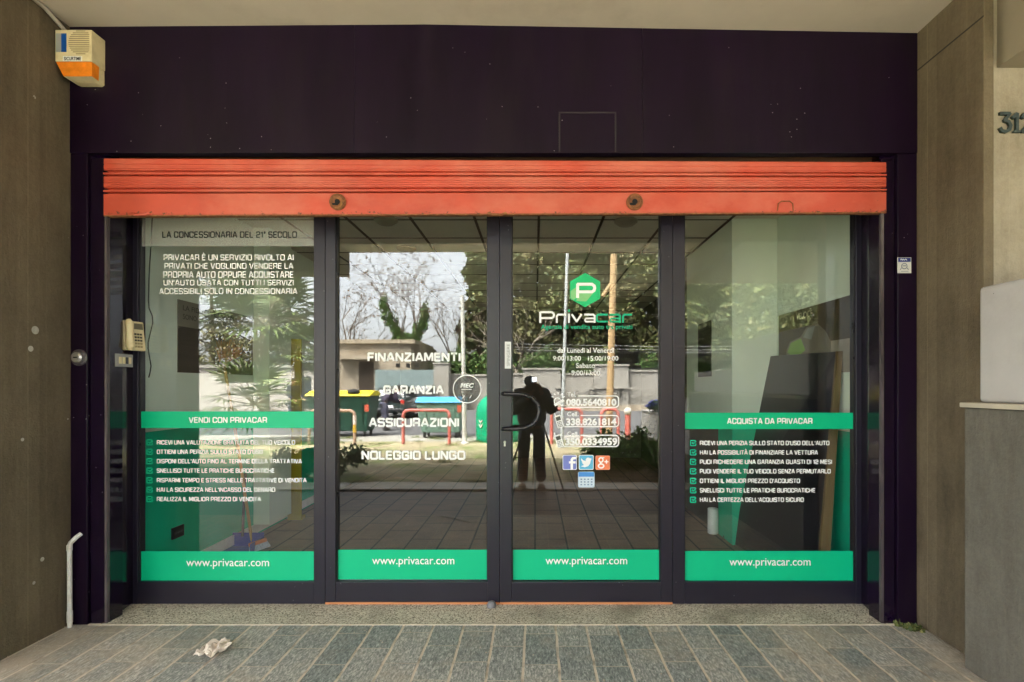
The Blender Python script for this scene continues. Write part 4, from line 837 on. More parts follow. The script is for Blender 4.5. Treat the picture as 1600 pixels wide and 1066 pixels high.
# leaning black board with a brown edge
lean = thing('leaning_board', 'big black board with a brown edge leaning on the shop wall', 'board', (2.05, .9, 0))
lo = [(1.845, 1.60, .012), (2.02, .16, .012), (2.07, .17, .012), (1.90, 1.61, .012)]
hi = [(2.20, 1.86, 1.79), (2.235, .28, 1.755), (2.272, .285, 1.755), (2.25, 1.87, 1.79)]
MB().hexa(lo, hi).build('board_panel', BOARD, lean, bevel=.004)
e0, e1 = Vector(lo[1]), Vector(hi[1]); f0, f1 = Vector(lo[2]), Vector(hi[2])
MB().hexa([e0 + Vector((-.006, -.028, 0)), f0 + Vector((.03, -.028, 0)), f0 + Vector((.03, -.001, 0)), e0 + Vector((-.006, -.001, 0))], [e1 + Vector((-.006, -.028, 0)), f1 + Vector((.0, -.028, 0)), f1 + Vector((.0, -.001, 0)), e1 + Vector((-.006, -.001, 0))]).build('board_edge', mat('brown_board_edge', (.16, .105, .05), rough=.6, var=.2, scale=3, stretch=(8, 8, 1)), lean)
pD, xp2, s = wallpic('wall_poster', 'small dark poster high on the mint wall deep in the shop', xi2 - .0005, 1.96, 2.42, 1.60, 2.19, 1, [mat('poster_black', (.02, .018, .02), rough=.5)])
MB().box(xp2 - .001, xp2, 1.97, 2.41, 2.11, 2.18).build('poster_heading', mat('poster_heading_grey', (.10, .10, .09), rough=.6), pD)
# broom, dustpan, straw broom
WOOD = mat('pale_broom_wood', (.42, .25, .09), rough=.5, var=.2, scale=5, stretch=(6, 6, 1))
bt, tp = W(394, 832, 1.30), W(349, 562, 1.08)
br = thing('broom', 'straw broom standing upside down, its orange stick down by the dustpan', 'broom', (bt.x, bt.y, 0))
MB().tube([Vector((bt.x + .005, bt.y, .012)), bt.lerp(tp, .5), tp], .0135, 8).build('stick', WOOD, br, smooth=True)
dd = (tp - bt).normalized(); r_ = np.random.default_rng(3); sb = MB()
for i in range(240):
    a = r_.uniform(-1, 1); b_ = r_.uniform(-1, 1); tipv = tp + Vector((.03 + a * .14, b_ * .10, .17 + r_.uniform(-.06, .03) - .07 * abs(a)))
    sb.tube([tp + Vector((a * .03, b_ * .02, -.02)), (tp + tipv) / 2 + Vector((a * .03, 0, -.01)), tipv], [.005, .004, .002], 3, cap=False)
sb.build('straw_bristles', mat('rust_straw', (.34, .11, .03), rough=.9, var=.5, scale=30, dirt=(.42, .30, .14), dscale=20), br)
MB().tube([tp - dd * .10, tp], [.015, .035], 10).build('binding', mat('binding_brown', (.10, .05, .03), rough=.8), br)
hb0 = Vector((wx(402, 1.15), 1.15, .092))
hb = thing('hand_brush', 'small orange hand brush with pale bristles leaning on the dustpan', 'brush', (hb0.x, hb0.y, 0))
T = Matrix.Translation(hb0) @ Matrix.Rotation(R(28), 4, 'Z') @ Matrix.Rotation(R(-14), 4, 'Y') @ Matrix.Scale(.66, 4)
MB().box(-.11, .12, -.028, .028, -.03, .02, T=T).build('brush_head', mat('brush_orange', (.55, .16, .06), rough=.5), hb, bevel=.008)
MB().hexa([T @ Vector(p) for p in ((-.13, -.045, -.105), (.14, -.045, -.105), (.14, .045, -.105), (-.13, .045, -.105))], [T @ Vector(p) for p in ((-.108, -.026, -.0305), (.118, -.026, -.0305), (.118, .026, -.0305), (-.108, .026, -.0305))]).build('bristles', mat('pale_bristles', (.42, .45, .52), rough=.9, var=.35, scale=60, stretch=(3, 3, .2)), hb)
dp0 = Vector((wx(380, 1.17), 1.17, .012))
dp = thing('dustpan', 'blue plastic dustpan with a dark upright handle on the shop floor', 'dustpan', dp0)
PB = mat('blue_plastic', (.045, .05, .33), rough=.35)
pan = MB()
pan.box(-.17, .13, -.12, .12, 0, .008, T=Matrix.Translation(dp0)); pan.box(-.17, .13, .112, .12, .0081, .13, T=Matrix.Translation(dp0)); pan.box(-.17, -.162, -.12, .1119, .0081, .11, T=Matrix.Translation(dp0)); pan.box(.122, .13, -.12, .1119, .0081, .09, T=Matrix.Translation(dp0))
pan.build('pan', PB, dp)
MB().tube([dp0 + Vector((-.06, .10, .10)), dp0 + Vector((-.05, .13, .68))], .0125, 8).build('handle', mat('charcoal_plastic', (.03, .03, .04), rough=.4), dp, smooth=True)
# cord, socket, yellow board, paper roll
cp = [(238, 338), (236, 380), (233, 430), (232, 470), (233, 482), (238, 494), (238.6, 505), (235, 520), (231.5, 535), (231.5, 545), (234, 560), (236, 572), (234.5, 582), (232.5, 590)]
tag(MB().tube([W(a, b, .085) for a, b in cp], .004, 6).build('hanging_cord', mat('dark_cord', (.02, .03, .02), rough=.5), smooth=True), 'dark wavy cord hanging inside beside the window frame', 'cord')
ys2 = xi0; k = .43
so = thing('wall_socket', 'black power socket low on the green dado wall', 'socket', (xi0, .47, .36))
MB().box(xi0 + .0042, xi0 + .02, .42, .56, .315, .405).build('socket_plate', BLACKM, so, bevel=.004)
for yy in (.455, .49, .525): MB().lathe([(.012, 0), (.012, .002), (.008, .002), (.008, -.001)], (xi0 + .0202, yy, .36), 'X', 10).build('outlet', mat('outlet_grey', (.05, .05, .055), rough=.5), so)
yb_ = thing('yellow_board', 'tall narrow yellow board standing by the green dado wall', 'board', (xi0 + .15, 2.3, 0))
MB().box(xi0 + .06, xi0 + .21, 2.28, 2.31, .012, 2.02).build('board_face', mat('yellow_paint', (.46, .36, .03), rough=.5, var=.08), yb_, bevel=.004)
MB().box(xi0 + .06, xi0 + .21, 2.311, 2.40, .012, .05).build('board_foot', mat('yellow_foot', (.36, .28, .03), rough=.5), yb_)
rl = thing('paper_roll', 'white upright paper roll on the shop floor by the green wall', 'paper roll', (wx(1114, 1.75), 1.75, .01))
MB().lathe([(.045, 0), (.052, .004), (.052, .25), (.045, .255), (.02, .255), (.02, .235)], rl.location, 'Z', 20).build('roll_paper', mat('roll_white', (.68, .69, .66), rough=.7), rl, smooth=True)

# ================================================================== PEOPLE
def skin_body(name, chains, m, parent, sub=2, root=None):
    """one continuous surface: joints with radii, joined by edges, grown by the skin modifier"""
    pts, rad, edges, key = [], [], [], {}
    for ch in chains:
        prev = None
        for p, r in ch:
            k = tuple(round(c, 3) for c in p)
            if k not in key: key[k] = len(pts); pts.append(p); rad.append(r)
            i = key[k]
            if prev is not None and prev != i: edges.append((prev, i))
            prev = i
    me = bpy.data.meshes.new(name); me.from_pydata(pts, edges, [])
    o = bpy.data.objects.new(name, me); COL.objects.link(o)
    o.modifiers.new('skin', 'SKIN')
    if not me.skin_vertices:
        bpy.context.view_layer.update()
    sv = me.skin_vertices[0].data if me.skin_vertices else None
    for i, r in enumerate(rad):
        rr_ = r if isinstance(r, tuple) else (r, r); sv[i].radius = rr_; sv[i].use_root = (i == 0)
    ss = o.modifiers.new('sub', 'SUBSURF'); ss.levels = sub; ss.render_levels = sub
    bpy.context.view_layer.update()
    m2 = bpy.data.meshes.new_from_object(o.evaluated_get(bpy.context.evaluated_depsgraph_get()))
    bpy.data.objects.remove(o); bpy.data.meshes.remove(me)
    m2.name = name; m2.materials.clear(); m2.materials.append(m); m2.polygons.foreach_set('use_smooth', [True] * len(m2.polygons))
    q = bpy.data.objects.new(name, m2); COL.objects.link(q)
    if parent: put(q, parent)
    return q
SKIN = mat('skin', (.42, .22, .14), rough=.55, var=.06)
def hand(chains_out, wrist, d, side, curl, s=1.0):
    """palm and five fingers reaching along d, curling towards curl"""
    wv, d, curl = Vector(wrist), Vector(d).normalized(), Vector(curl).normalized(); sv = d.cross(curl).normalized() * side
    palm = wv + d * .085 * s; out = [[(tuple(wv), .026 * s), (tuple(wv + d * .045 * s), (.036 * s, .016 * s)), (tuple(palm), (.036 * s, .015 * s))]]
    for k, (off, ln) in enumerate(((.030, .070), (.010, .080), (-.010, .074), (-.029, .058))):
        b = palm + sv * off * s + d * .004; c1 = b + d * ln * .45 * s + curl * .008; c2 = c1 + (d * .7 + curl * .7).normalized() * ln * .33 * s; c3 = c2 + (d * .25 + curl).normalized() * ln * .28 * s
        out.append([(tuple(palm), (.036 * s, .015 * s)), (tuple(b), .0095 * s), (tuple(c1), .0088 * s), (tuple(c2), .008 * s), (tuple(c3), .007 * s)])
    t0 = wv + d * .035 * s + sv * .026 * s; t1 = t0 + (d * .6 + sv * .7 + curl * .2).normalized() * .035 * s; t2 = t1 + (d * .8 + curl * .5).normalized() * .03 * s
    out.append([(tuple(wv + d * .045 * s), (.036 * s, .016 * s)), (tuple(t0), .012 * s), (tuple(t1), .010 * s), (tuple(t2), .008 * s)])
    chains_out += out
def person(root, J, jacket, trouser, shoe, hair, cap=None, face=Vector((0, 1, 0)), hands=None, B=1.0):
    """J: joints of the pose in world space"""
    V = lambda k: tuple(J[k]); P = lambda k: Vector(J[k])
    mid = lambda a, b, t=.5: tuple(Vector(J[a]).lerp(Vector(J[b]), t))
    hd = P('head'); up = (hd - P('neck')).normalized(); fw = (face - up * face.dot(up)).normalized(); sd_ = fw.cross(up)
    body = [[(V('pelvis'), (.12, .09)), (mid('pelvis', 'chest'), (.11, .085)), (V('chest'), (.13, .09)), (V('neck'), .055), (tuple(hd - up * .055 + fw * .01), (.062, .068)), (tuple(hd + up * .02), (.074, .085)), (tuple(hd + up * .08), (.062, .072))]]
    for s_ in 'LR':
        body.append([(V('chest'), (.13, .09)), (V('sh' + s_), .058), (V('el' + s_), .040), (V('wr' + s_), .027)])
        body.append([(V('pelvis'), (.12, .09)), (V('hip' + s_), .085), (V('kn' + s_), .055), (V('an' + s_), .038)])
    body.append([(tuple(hd + up * .02), (.074, .085)), (tuple(hd + fw * .083 - up * .002), .017), (tuple(hd + fw * .098 - up * .02), .011)])
    for k in (-1, 1): body.append([(tuple(hd + up * .02), (.074, .085)), (tuple(hd + sd_ * .075 * k + up * .0), (.010, .020))])
    if hands:
        for s_ in 'LR': hand(body, P('wr' + s_), hands[s_][0], 1 if s_ == 'L' else -1, hands[s_][1])
    b = skin_body('body', body, SKIN, root)
    for k in (-1, 1): MB().ball(hd + fw * .074 + sd_ * .03 * k + up * .012, .011, 5).build('eye', mat('eye_dark', (.02, .015, .012), rough=.2), b, smooth=True)
    MB().ball(hd + fw * .078 - up * .052, .016, 5, sq=(1.3, .5, .4)).build('mouth', mat('lip', (.25, .09, .07), rough=.5), b, smooth=True)
    jk = [[(tuple(P('pelvis') + Vector((0, 0, -.08 * (B - 1) * 3))), (.185 * B, .14 * B)), (mid('pelvis', 'chest'), (.18 * B, .14 * B)), (V('chest'), (.20 * B, .14 * B)), (mid('chest', 'neck', .75), (.11 * B, .095 * B)), (tuple(P('neck') + up * .01), .08 * B)]]
    for s_ in 'LR': jk.append([(V('chest'), (.20 * B, .14 * B)), (V('sh' + s_), .098 * B), (mid('sh' + s_, 'el' + s_), .082 * B), (V('el' + s_), .075 * B), (mid('el' + s_, 'wr' + s_, .55), .062 * B), (mid('el' + s_, 'wr' + s_, .93), .05)])
    skin_body('jacket', jk, jacket, root)
    tr = [[(V('pelvis'), (.15, .115)), (tuple(P('pelvis') + Vector((0, 0, .06))), (.15, .11))]]
    for s_ in 'LR': tr.append([(V('pelvis'), (.15, .115)), (V('hip' + s_), .105), (mid('hip' + s_, 'kn' + s_), .100), (V('kn' + s_), .086), (mid('kn' + s_, 'an' + s_), .084), (tuple(P('an' + s_) + Vector((0, 0, .02))), .082)])
    skin_body('trousers', tr, trouser, root)
    for s_ in 'LR':
        a = P('an' + s_); f2 = Vector((face.x, face.y, 0)).normalized()
        skin_body('shoe', [[(tuple(a + Vector((0, 0, -.02))), .056), (tuple(Vector((a.x, a.y, .06)) - f2 * .03), .06), (tuple(Vector((a.x, a.y, .055)) + f2 * .10), (.064, .052)), (tuple(Vector((a.x, a.y, .042)) + f2 * .20), (.056, .040))]], shoe, root)
    hr = MB()
    hr.ball(hd + up * .05 - fw * .018, .098, 9, sq=(.88, .98, .86)) if cap is None else hr.ball(hd + up * .06 - fw * .012, .105, 9, sq=(.9, 1, .72))
    hr.build('hair' if cap is None else 'cap', hair if cap is None else cap, b, smooth=True)
    if cap is not None:
        MB().hexa([tuple(hd + up * .045 + fw * .07 + sd_ * .07), tuple(hd + up * .03 + fw * .17 + sd_ * .045), tuple(hd + up * .03 + fw * .17 - sd_ * .045), tuple(hd + up * .045 + fw * .07 - sd_ * .07)], [tuple(hd + up * .055 + fw * .07 + sd_ * .07), tuple(hd + up * .038 + fw * .17 + sd_ * .045), tuple(hd + up * .038 + fw * .17 - sd_ * .045), tuple(hd + up * .055 + fw * .07 - sd_ * .07)]).build('cap_peak', cap, b)
JK = mat('black_jacket', (.060, .065, .080), rough=.8, var=.5, scale=7, bump=.9, bscale=9)
TRS = mat('navy_trousers', (.058, .058, .09), rough=.85, var=.4, scale=8, bump=.8, bscale=10)
BOOT = mat('tan_boot', (.34, .26, .18), rough=.7, var=.2)
HAIR = mat('dark_hair', (.015, .011, .009), rough=.6)
NAVYJ = mat('navy_jacket', (.02, .022, .04), rough=.75, var=.3, scale=8)
# the photographer, mirrored in the glass
p1 = thing('person', 'person in black jacket and cap bending over a camera on a tripod', 'person', (-.05, -4.12, 0))
J = dict(pelvis=(-.05, -4.24, .93), chest=(-.05, -4.20, 1.30), neck=(-.05, -4.12, 1.44), head=(-.06, -4.05, 1.515), shL=(-.24, -4.18, 1.36), elL=(-.33, -4.08, 1.12), wrL=(-.09, -3.93, 1.33), shR=(.14, -4.18, 1.36), elR=(.26, -4.07, 1.13), wrR=(.085, -3.94, 1.41), hipL=(-.15, -4.20, .88), knL=(-.165, -4.12, .50), anL=(-.185, -4.12, .10), hipR=(.05, -4.20, .88), knR=(.065, -4.12, .50), anR=(.09, -4.12, .10))
person(p1, J, JK, TRS, BOOT, HAIR, cap=mat('black_cap', (.035, .038, .055), rough=.7), hands={'L': ((.3, .35, .6), (.7, .2, .2)), 'R': ((-.1, .5, .6), (-.9, .1, .1))}, B=1.3)
def lit_lamp():
    m = bpy.data.materials.new('lit_lamp'); m.use_nodes = True; b = m.node_tree.nodes['Principled BSDF']; b.inputs['Base Color'].default_value = (.9, .92, .95, 1); b.inputs['Emission Color'].default_value = (.9, .95, 1, 1); b.inputs['Emission Strength'].default_value = .55; return m
cm = thing('photo_camera', 'black camera with a lit white lamp on the tripod head', 'camera', (0, -3.88, 1.40))
MB().box(-.068, .068, -3.905, -3.855, 1.448, 1.535).box(-.03, .03, -3.905, -3.86, 1.535, 1.558).build('camera_body', BLACKM, cm, bevel=.008)
MB().lathe([(.032, 0), (.034, .012), (.034, .02)], (0, -3.8549, 1.495), 'Y', 20).build('lens', BLACKM, cm, smooth=True)
MB().box(-.042, .022, -3.90, -3.85, 1.5581, 1.62).build('lamp', lit_lamp(), cm, bevel=.006)
tp_ = thing('tripod', 'black three legged tripod under the camera', 'tripod', (0, -3.87, 0))
ap = Vector((0, -3.88, 1.33))
MB().lathe([(.03, 0), (.03, .05), (.022, .07), (.04, .10), (.04, .117)], ap, 'Z', 14).build('tripod_head', BLACKM, tp_, smooth=True)
for fx, fy in ((.41, -3.38), (-.46, -3.42), (-.03, -4.36)):
    MB().tube([ap + Vector((0, 0, .01)), ap.lerp(Vector((fx, fy, .01)), .5), Vector((fx, fy, .012))], [.015, .012, .008], 8).build('leg', BLACKM, tp_, smooth=True)
# two people further off by the bins
b0 = M(458, 640, 20); bx_, by_ = b0.x, b0.y
p2 = thing('person', 'bearded person in a dark jacket standing near the yellow lidded bin', 'person', (bx_, by_, 0))
def stand(x, y, s=1., lean=0., fwd=(1, 0)):
    fx, fy = fwd; sx_, sy_ = -fy, fx; Q = lambda f, l, z: (x + (f * fx + l * sx_) * s, y + (f * fy + l * sy_) * s, z * s)
    L = lean
    return dict(pelvis=Q(-.05 * L * 4, 0, .95), chest=Q(L * .9, 0, 1.30 - L * .3), neck=Q(L * 1.3, 0, 1.46 - L * .45), head=Q(L * 1.6 + .03, 0, 1.60 - L * .55), shL=Q(L, .18, 1.40 - L * .35), elL=Q(L + .04, .24, 1.12 - L * .3), wrL=Q(L + .22, .17, .98 - L * .2), shR=Q(L, -.18, 1.40 - L * .35), elR=Q(L + .06, -.24, 1.12 - L * .3), wrR=Q(L + .26, -.15, 1.0 - L * .2), hipL=Q(0, .10, .90), knL=Q(.03, .11, .50), anL=Q(-.02, .12, .10), hipR=Q(0, -.10, .90), knR=Q(.05, -.11, .50), anR=Q(.03, -.12, .10))
person(p2, stand(bx_, by_, 1.03, 0, (.9, .43)), NAVYJ, TRS, BLACKM, HAIR, face=Vector((.9, .43, 0)), hands={'L': ((.8, .4, -.3), (0, 0, -1)), 'R': ((.8, .4, -.2), (0, 0, -1))})
b0 = M(600, 640, 18.5)
p3 = thing('person', 'person in a dark purple coat stooping between the bins', 'person', (b0.x, b0.y, 0))
person(p3, stand(b0.x, b0.y, .98, .30, (.8, -.6)), mat('plum_coat', (.03, .022, .042), rough=.8, var=.3), TRS, BLACKM, HAIR, face=Vector((.8, -.6, -.1)), hands={'L': ((.8, -.6, -.3), (0, 0, -1)), 'R': ((.8, -.6, -.3), (0, 0, -1))})

# ================================================================== STREET, SEEN IN THE GLASS
BG = mat('bin_green', (.012, .060, .040), rough=.5, var=.15, scale=2)
BGP = mat('bin_pale_green', (.16, .27, .22), rough=.5, var=.12, scale=2)
DKR = mat('tyre_rubber', (.014, .014, .014), rough=.85)
def dumpster(label, pxa, pxb, d, ztop, body, lidm, grp, oval=False):
    x0, x1 = M(pxa, 0, d).x, M(pxb, 0, d).x; y1 = D - d; y0 = y1 - 1.05; zl = ztop - .17
    t = thing('waste_container', label, 'waste container', ((x0 + x1) / 2, y1, 0), grp)
    MB().hexa([(x0 + .12, y0 + .12, .16), (x1 - .12, y0 + .12, .16), (x1 - .12, y1 - .14, .16), (x0 + .12, y1 - .14, .16)], [(x0, y0, zl), (x1, y0, zl), (x1, y1, zl), (x0, y1, zl)]).build('bin_body', body, t, bevel=.03)
    rb = MB()
    for k in range(5): x = x0 + .25 + (x1 - x0 - .5) * k / 4; rb.hexa([(x - .03, y1 - .13, .30), (x + .03, y1 - .13, .30), (x + .03, y1 - .10, .30), (x - .03, y1 - .10, .30)], [(x - .03, y1 - .02, zl - .12), (x + .03, y1 - .02, zl - .12), (x + .03, y1 + .02, zl - .12), (x - .03, y1 + .02, zl - .12)])
    rb.build('rib', body, t)
    ld = MB().prism([(x0 - .03, y1 + .05, zl + .005), (x0 - .03, y1 + .03, zl + .05), (x0 - .03, (y0 + y1) / 2 + .1, ztop), (x0 - .03, y0 + .1, ztop - .02), (x0 - .03, y0 - .03, zl + .06), (x0 - .03, y0 - .03, zl + .005)], (x1 - x0 + .06, 0, 0)).build('lid', lidm, t, bevel=.02)
    if oval: 
        c = Vector(((x0 + x1) / 2 + .42, y1 - .12, zl + .13)); mb = MB(); mb.ball(c, .16, 6, sq=(1.2, .9, .55)); mb.build('lid_opening', BLACKHOLE, ld, smooth=True)
    for x in (x0 + .2, x1 - .2):
        for y in (y0 + .22, y1 - .22): MB().lathe([(.04, -.025), (.085, -.025), (.085, .025), (.04, .025)], (x, y, .085), 'X', 12).build('wheel', DKR, t)
    MB().prism([(x1 - .14, y1 + .001, .75), (x1 - .02, y1 + .001, .75), (x1 - .02, y1 + .001, .95), (x1 - .14, y1 + .001, .95)], (0, .012, 0)).build('reflector', mat('red_white_tape', (.5, .1, .06), rough=.4), t)
GB = 'wheeled waste containers along the verge'
dumpster('dark green wheeled container with a bright yellow lid', 478, 577, 16, 1.36, BG, mat('bin_yellow', (.70, .56, .02), rough=.45), GB, True)
dumpster('pale green wheeled container with a blue lid behind a pink rail', 650, 722, 15.6, 1.18, BGP, mat('bin_blue', (.05, .30, .55), rough=.45), GB)
c = M(778, 0, 15.0)
be = thing('bottle_bank', 'bright green dome shaped glass container beside the grey post', 'bottle bank', (c.x, c.y, 0))
MB().lathe([(.58, .0), (.60, .1), (.60, .75), (.56, .95), (.46, 1.12), (.30, 1.24), (.12, 1.30), (.02, 1.31)], c * 1 - Vector((0, 0, c.z)), 'Z', 28).build('dome', mat('bank_green', (.0, .33, .16), rough=.4, var=.06), be, smooth=True)
MB().tube([Vector((c.x - .1, c.y, 1.30)), Vector((c.x - .1, c.y, 1.42)), Vector((c.x + .1, c.y, 1.42)), Vector((c.x + .1, c.y, 1.30))], .02, 8).build('lifting_hook', STEEL, be)
for z in (.45, .58): MB().prism([(c.x - .48, c.y + .40, z), (c.x - .43, c.y + .44, z - .08), (c.x - .38, c.y + .475, z), (c.x - .38, c.y + .475, z + .05), (c.x - .43, c.y + .44, z - .03), (c.x - .48, c.y + .40, z + .05)], (-.0, .012, 0)).build('warning_stripe', mat('bank_stripe', (.75, .72, .68), rough=.5), be)
# hoop rails
PINK = mat('faded_red_paint', (.50, .12, .10), rough=.55, var=.25, scale=9, dirt=(.60, .36, .32), dscale=7)
def hoop(label, pxa, pxb, d, top, m=PINK, extra=None):
    xa, xb, y = M(pxa, 0, d).x, M(pxb, 0, d).x, D - d; r = .14
    t = thing('hoop_rail', label, 'rail', ((xa + xb) / 2, y, 0), 'hoop rails along the verge')
    pts = [(xa, y, 0), (xa, y, top - r)] + [(xa + r - r * math.cos(R(a)), y, top - r + r * math.sin(R(a))) for a in (22, 45, 68, 90)] + [(xb - r + r * math.sin(R(a)), y, top - r + r * math.cos(R(a))) for a in (0, 22, 45, 68, 90)] + [(xb, y, 0)]
    MB().tube(pts, .042, 10).build('rail_tube', m, t, smooth=True)
    if extra: MB().tube([(xb, y, .30), (xb, y, .50)], .046, 10).build('painted_band', mat('rail_ochre', (.5, .32, .03), rough=.5), t); MB().tube([(xb, y, .5001), (xb, y, .74)], .047, 10).build('striped_tape', mat('rail_tape', (.6, .3, .25), rough=.5, var=.6, scale=14, col2=(.72, .7, .66)), t)
hoop('hoop rail with an ochre band and striped tape before the yellow lidded bin', 483, 554, 14.1, .86, mat('faded_brown_paint', (.36, .24, .17), rough=.6, var=.2), True)
hoop('pink hoop rail in front of the blue lidded container', 630, 702, 14.1, .87)
hoop('red hoop rail between the photographer and the tan pole', 862, 909, 14.1, .90)
hoop('red hoop rail at the tan pole near the white flowered bush', 940, 966, 13.6, .92)
c = M(981, 0, 13.6)
bo = thing('bollard', 'red post with a rounded grey top by the flowering bush', 'bollard', (c.x, c.y, 0))
MB().tube([(c.x, c.y, 0), (c.x, c.y, .80)], .07, 10).build('post', PINK, bo, smooth=True); MB().ball((c.x, c.y, .86), .10, 8).build('cap', kerbm, bo, smooth=True)
# poles
GALV = mat('galvanised_steel', (.40, .43, .44), rough=.55, var=.12, scale=6)
def pole(name, label, cat, top, bot, d0, wpx, m, ztop=None):
    a, b = M(bot[0], bot[1], d0), M(top[0], top[1], d0); a.z = 0; k = 1.0
    if ztop: k = ztop / max(b.z, .1); b = a.lerp(b, k)
    t = thing(name, label, cat, (a.x, a.y, 0)); r = wpx * d0 / F / 2
    MB().tube([a, a.lerp(b, .5), b], [r * 1.08, r, r * .92], 12).build('shaft', m, t, smooth=True); MB().lathe([(r * 2, 0), (r * 2, .03), (r * 1.2, .06)], a, 'Z', 12).build('base_plate', m, t); return t, a, b
t_, a, b = pole('street_pole', 'grey galvanised street pole crossing the shop sign, slightly tilted', 'street pole', (886.5, 400), (877.5, 700), 13.3, 5.2, GALV, 7.0)
MB().box(b.x - .9, b.x + .1, b.y - .1, b.y + .1, b.z - .02, b.z + .1).build('lamp_head', GALV, t_, bevel=.02)
TAN = mat('tan_pole_wood', (.44, .30, .155), rough=.75, var=.14, scale=3, stretch=(6, 6, .5))
t_, a, b = pole('wooden_pole', 'tan wooden pole with a short slanting brace beside the round hexagon logo', 'wooden pole', (959.2, 400), (951, 700), 13.8, 10.5, TAN, 7.4)
q = a.lerp(b, .60); MB().tube([M(942, 463, 13.8), M(955, 443, 13.8)], .045, 8).build('brace', TAN, t_)
t_, a, b = pole('concrete_pole', 'pale concrete pole with a broken top in front of the gate', 'concrete pole', (722.5, 462), (726, 700), 14.2, 6.6, mat('pale_pole', (.50, .50, .46), rough=.8, var=.1))
# planters continuing the parapet out to the verge
def ped(y0, y1, ztop, lab1, lab2):
    t = thing('planter_pedestal', lab1, 'pedestal', (PX, y1, 0)); MB().box(PX + .03, 2.8, y0, y1, 0, .43).box(PX, 2.84, y0, y1, .4301, .46).build('pedestal_body', CONC_GREY, t, bevel=.006)
    t = thing('planter_block', lab2, 'planter', (PX, y1, .46)); MB().box(PX + .02, 2.8, y0 + .02, y1 - .02, .461, ztop - .03).build('planter_body', BLK, t, bevel=.02); MB().box(PX, 2.82, y0, y1, ztop - .0299, ztop).build('planter_rim', BLK, t, bevel=.01)
ped(-5.6, -4.4, 1.30, 'dark low pedestal under the taller pale planter past the parapet', 'tall pale planter full of green shrub past the parapet')
ped(-8.1, -5.7, .99, 'dark low pedestal under the planter with blue flowers', 'long pale planter with blue flowers at the end of the row')
G_SH = leaf_mat('shrub_leaf', (.05, .12, .02), (.17, .33, .05), (.30, .42, .10))
G_DK = leaf_mat('dark_leaf', (.028, .065, .014), (.095, .17, .04), (.16, .21, .065))
G_CON = leaf_mat('conifer_leaf', (.03, .045, .014), (.115, .130, .042), (.19, .165, .07))
G_OL = leaf_mat('olive_leaf', (.05, .055, .022), (.17, .165, .07), (.25, .21, .11))
G_PAL = leaf_mat('palm_leaf', (.035, .060, .018), (.13, .17, .05), (.24, .23, .11))
BARK = mat('bark', (.095, .068, .045), rough=.95, var=.3, scale=9, bump=.5, bscale=20)
PALEB = mat('pale_twig', (.25, .215, .165), rough=.9, var=.2)
def branches(mb, p, d, ln, r, depth, rg_, spread=.55, n=4, grav=.05, sides=4):
    p, d = Vector(p), Vector(d).normalized(); k = 3; pts = [p]; rs = [r]
    for i in range(k):
        d = (d + Vector((rg_.gauss(0, .13), rg_.gauss(0, .13), rg_.gauss(0, .10) + grav))).normalized(); pts.append(pts[-1] + d * ln / k); rs.append(r * (1 - .45 * (i + 1) / k))
    mb.tube(pts, rs, sides if r > .02 else 3, cap=False); tips = [pts[-1]]
    if depth > 0:
        for i in range(n):
            q = pts[1 + int(rg_.random() * k)] if i else pts[-1]; a = Vector((rg_.gauss(0, 1), rg_.gauss(0, 1), rg_.gauss(0, .6))).normalized()
            tips += branches(mb, q, d + a * spread * 1.3, ln * rg_.uniform(.5, .8), r * .5, depth - 1, rg_, spread, n, grav, sides)
    return tips
def tree(name, label, base, h, cr, leafm, n, leaf, seed, trunk_r=.2, bark=BARK, clumps=26, low=.3, group=None, depth=2, br=.6, cat='tree'):
    rg_ = random.Random(seed); t = thing(name, label, cat, base, group); b = Vector(base); mb = MB()
    top = b + Vector((rg_.uniform(-.3, .3), rg_.uniform(-.3, .3), h * .82)); mb.tube([b - Vector((0, 0, .03)), b.lerp(top, .5) + Vector((rg_.uniform(-.2, .2), 0, 0)), top], [trunk_r, trunk_r * .65, trunk_r * .15], 8)
    for i in range(9): branches(mb, b.lerp(top, rg_.uniform(low, .95)), (rg_.gauss(0, 1), rg_.gauss(0, 1), .5), cr * br, trunk_r * .3, depth - 1, rg_, .6, 3)
    mb.build('trunk', bark, t, smooth=True); cl = []
    for i in range(clumps):
        z = low + (1 - low) * rg_.random() ** .9; prof = (1 - ((z - low) / (1 - low)) ** 1.7 * .8); a = rg_.uniform(0, 6.28); q = cr * prof * rg_.random() ** .45 * .85; s = cr * rg_.uniform(.22, .46)
        cl.append(((b.x + q * math.cos(a), b.y + q * math.sin(a), h * z), (s, s, s * rg_.uniform(.45, .8))))
    leaf_cloud('crown', cl, n, leaf, leafm, t, seed, shell=.45); return t
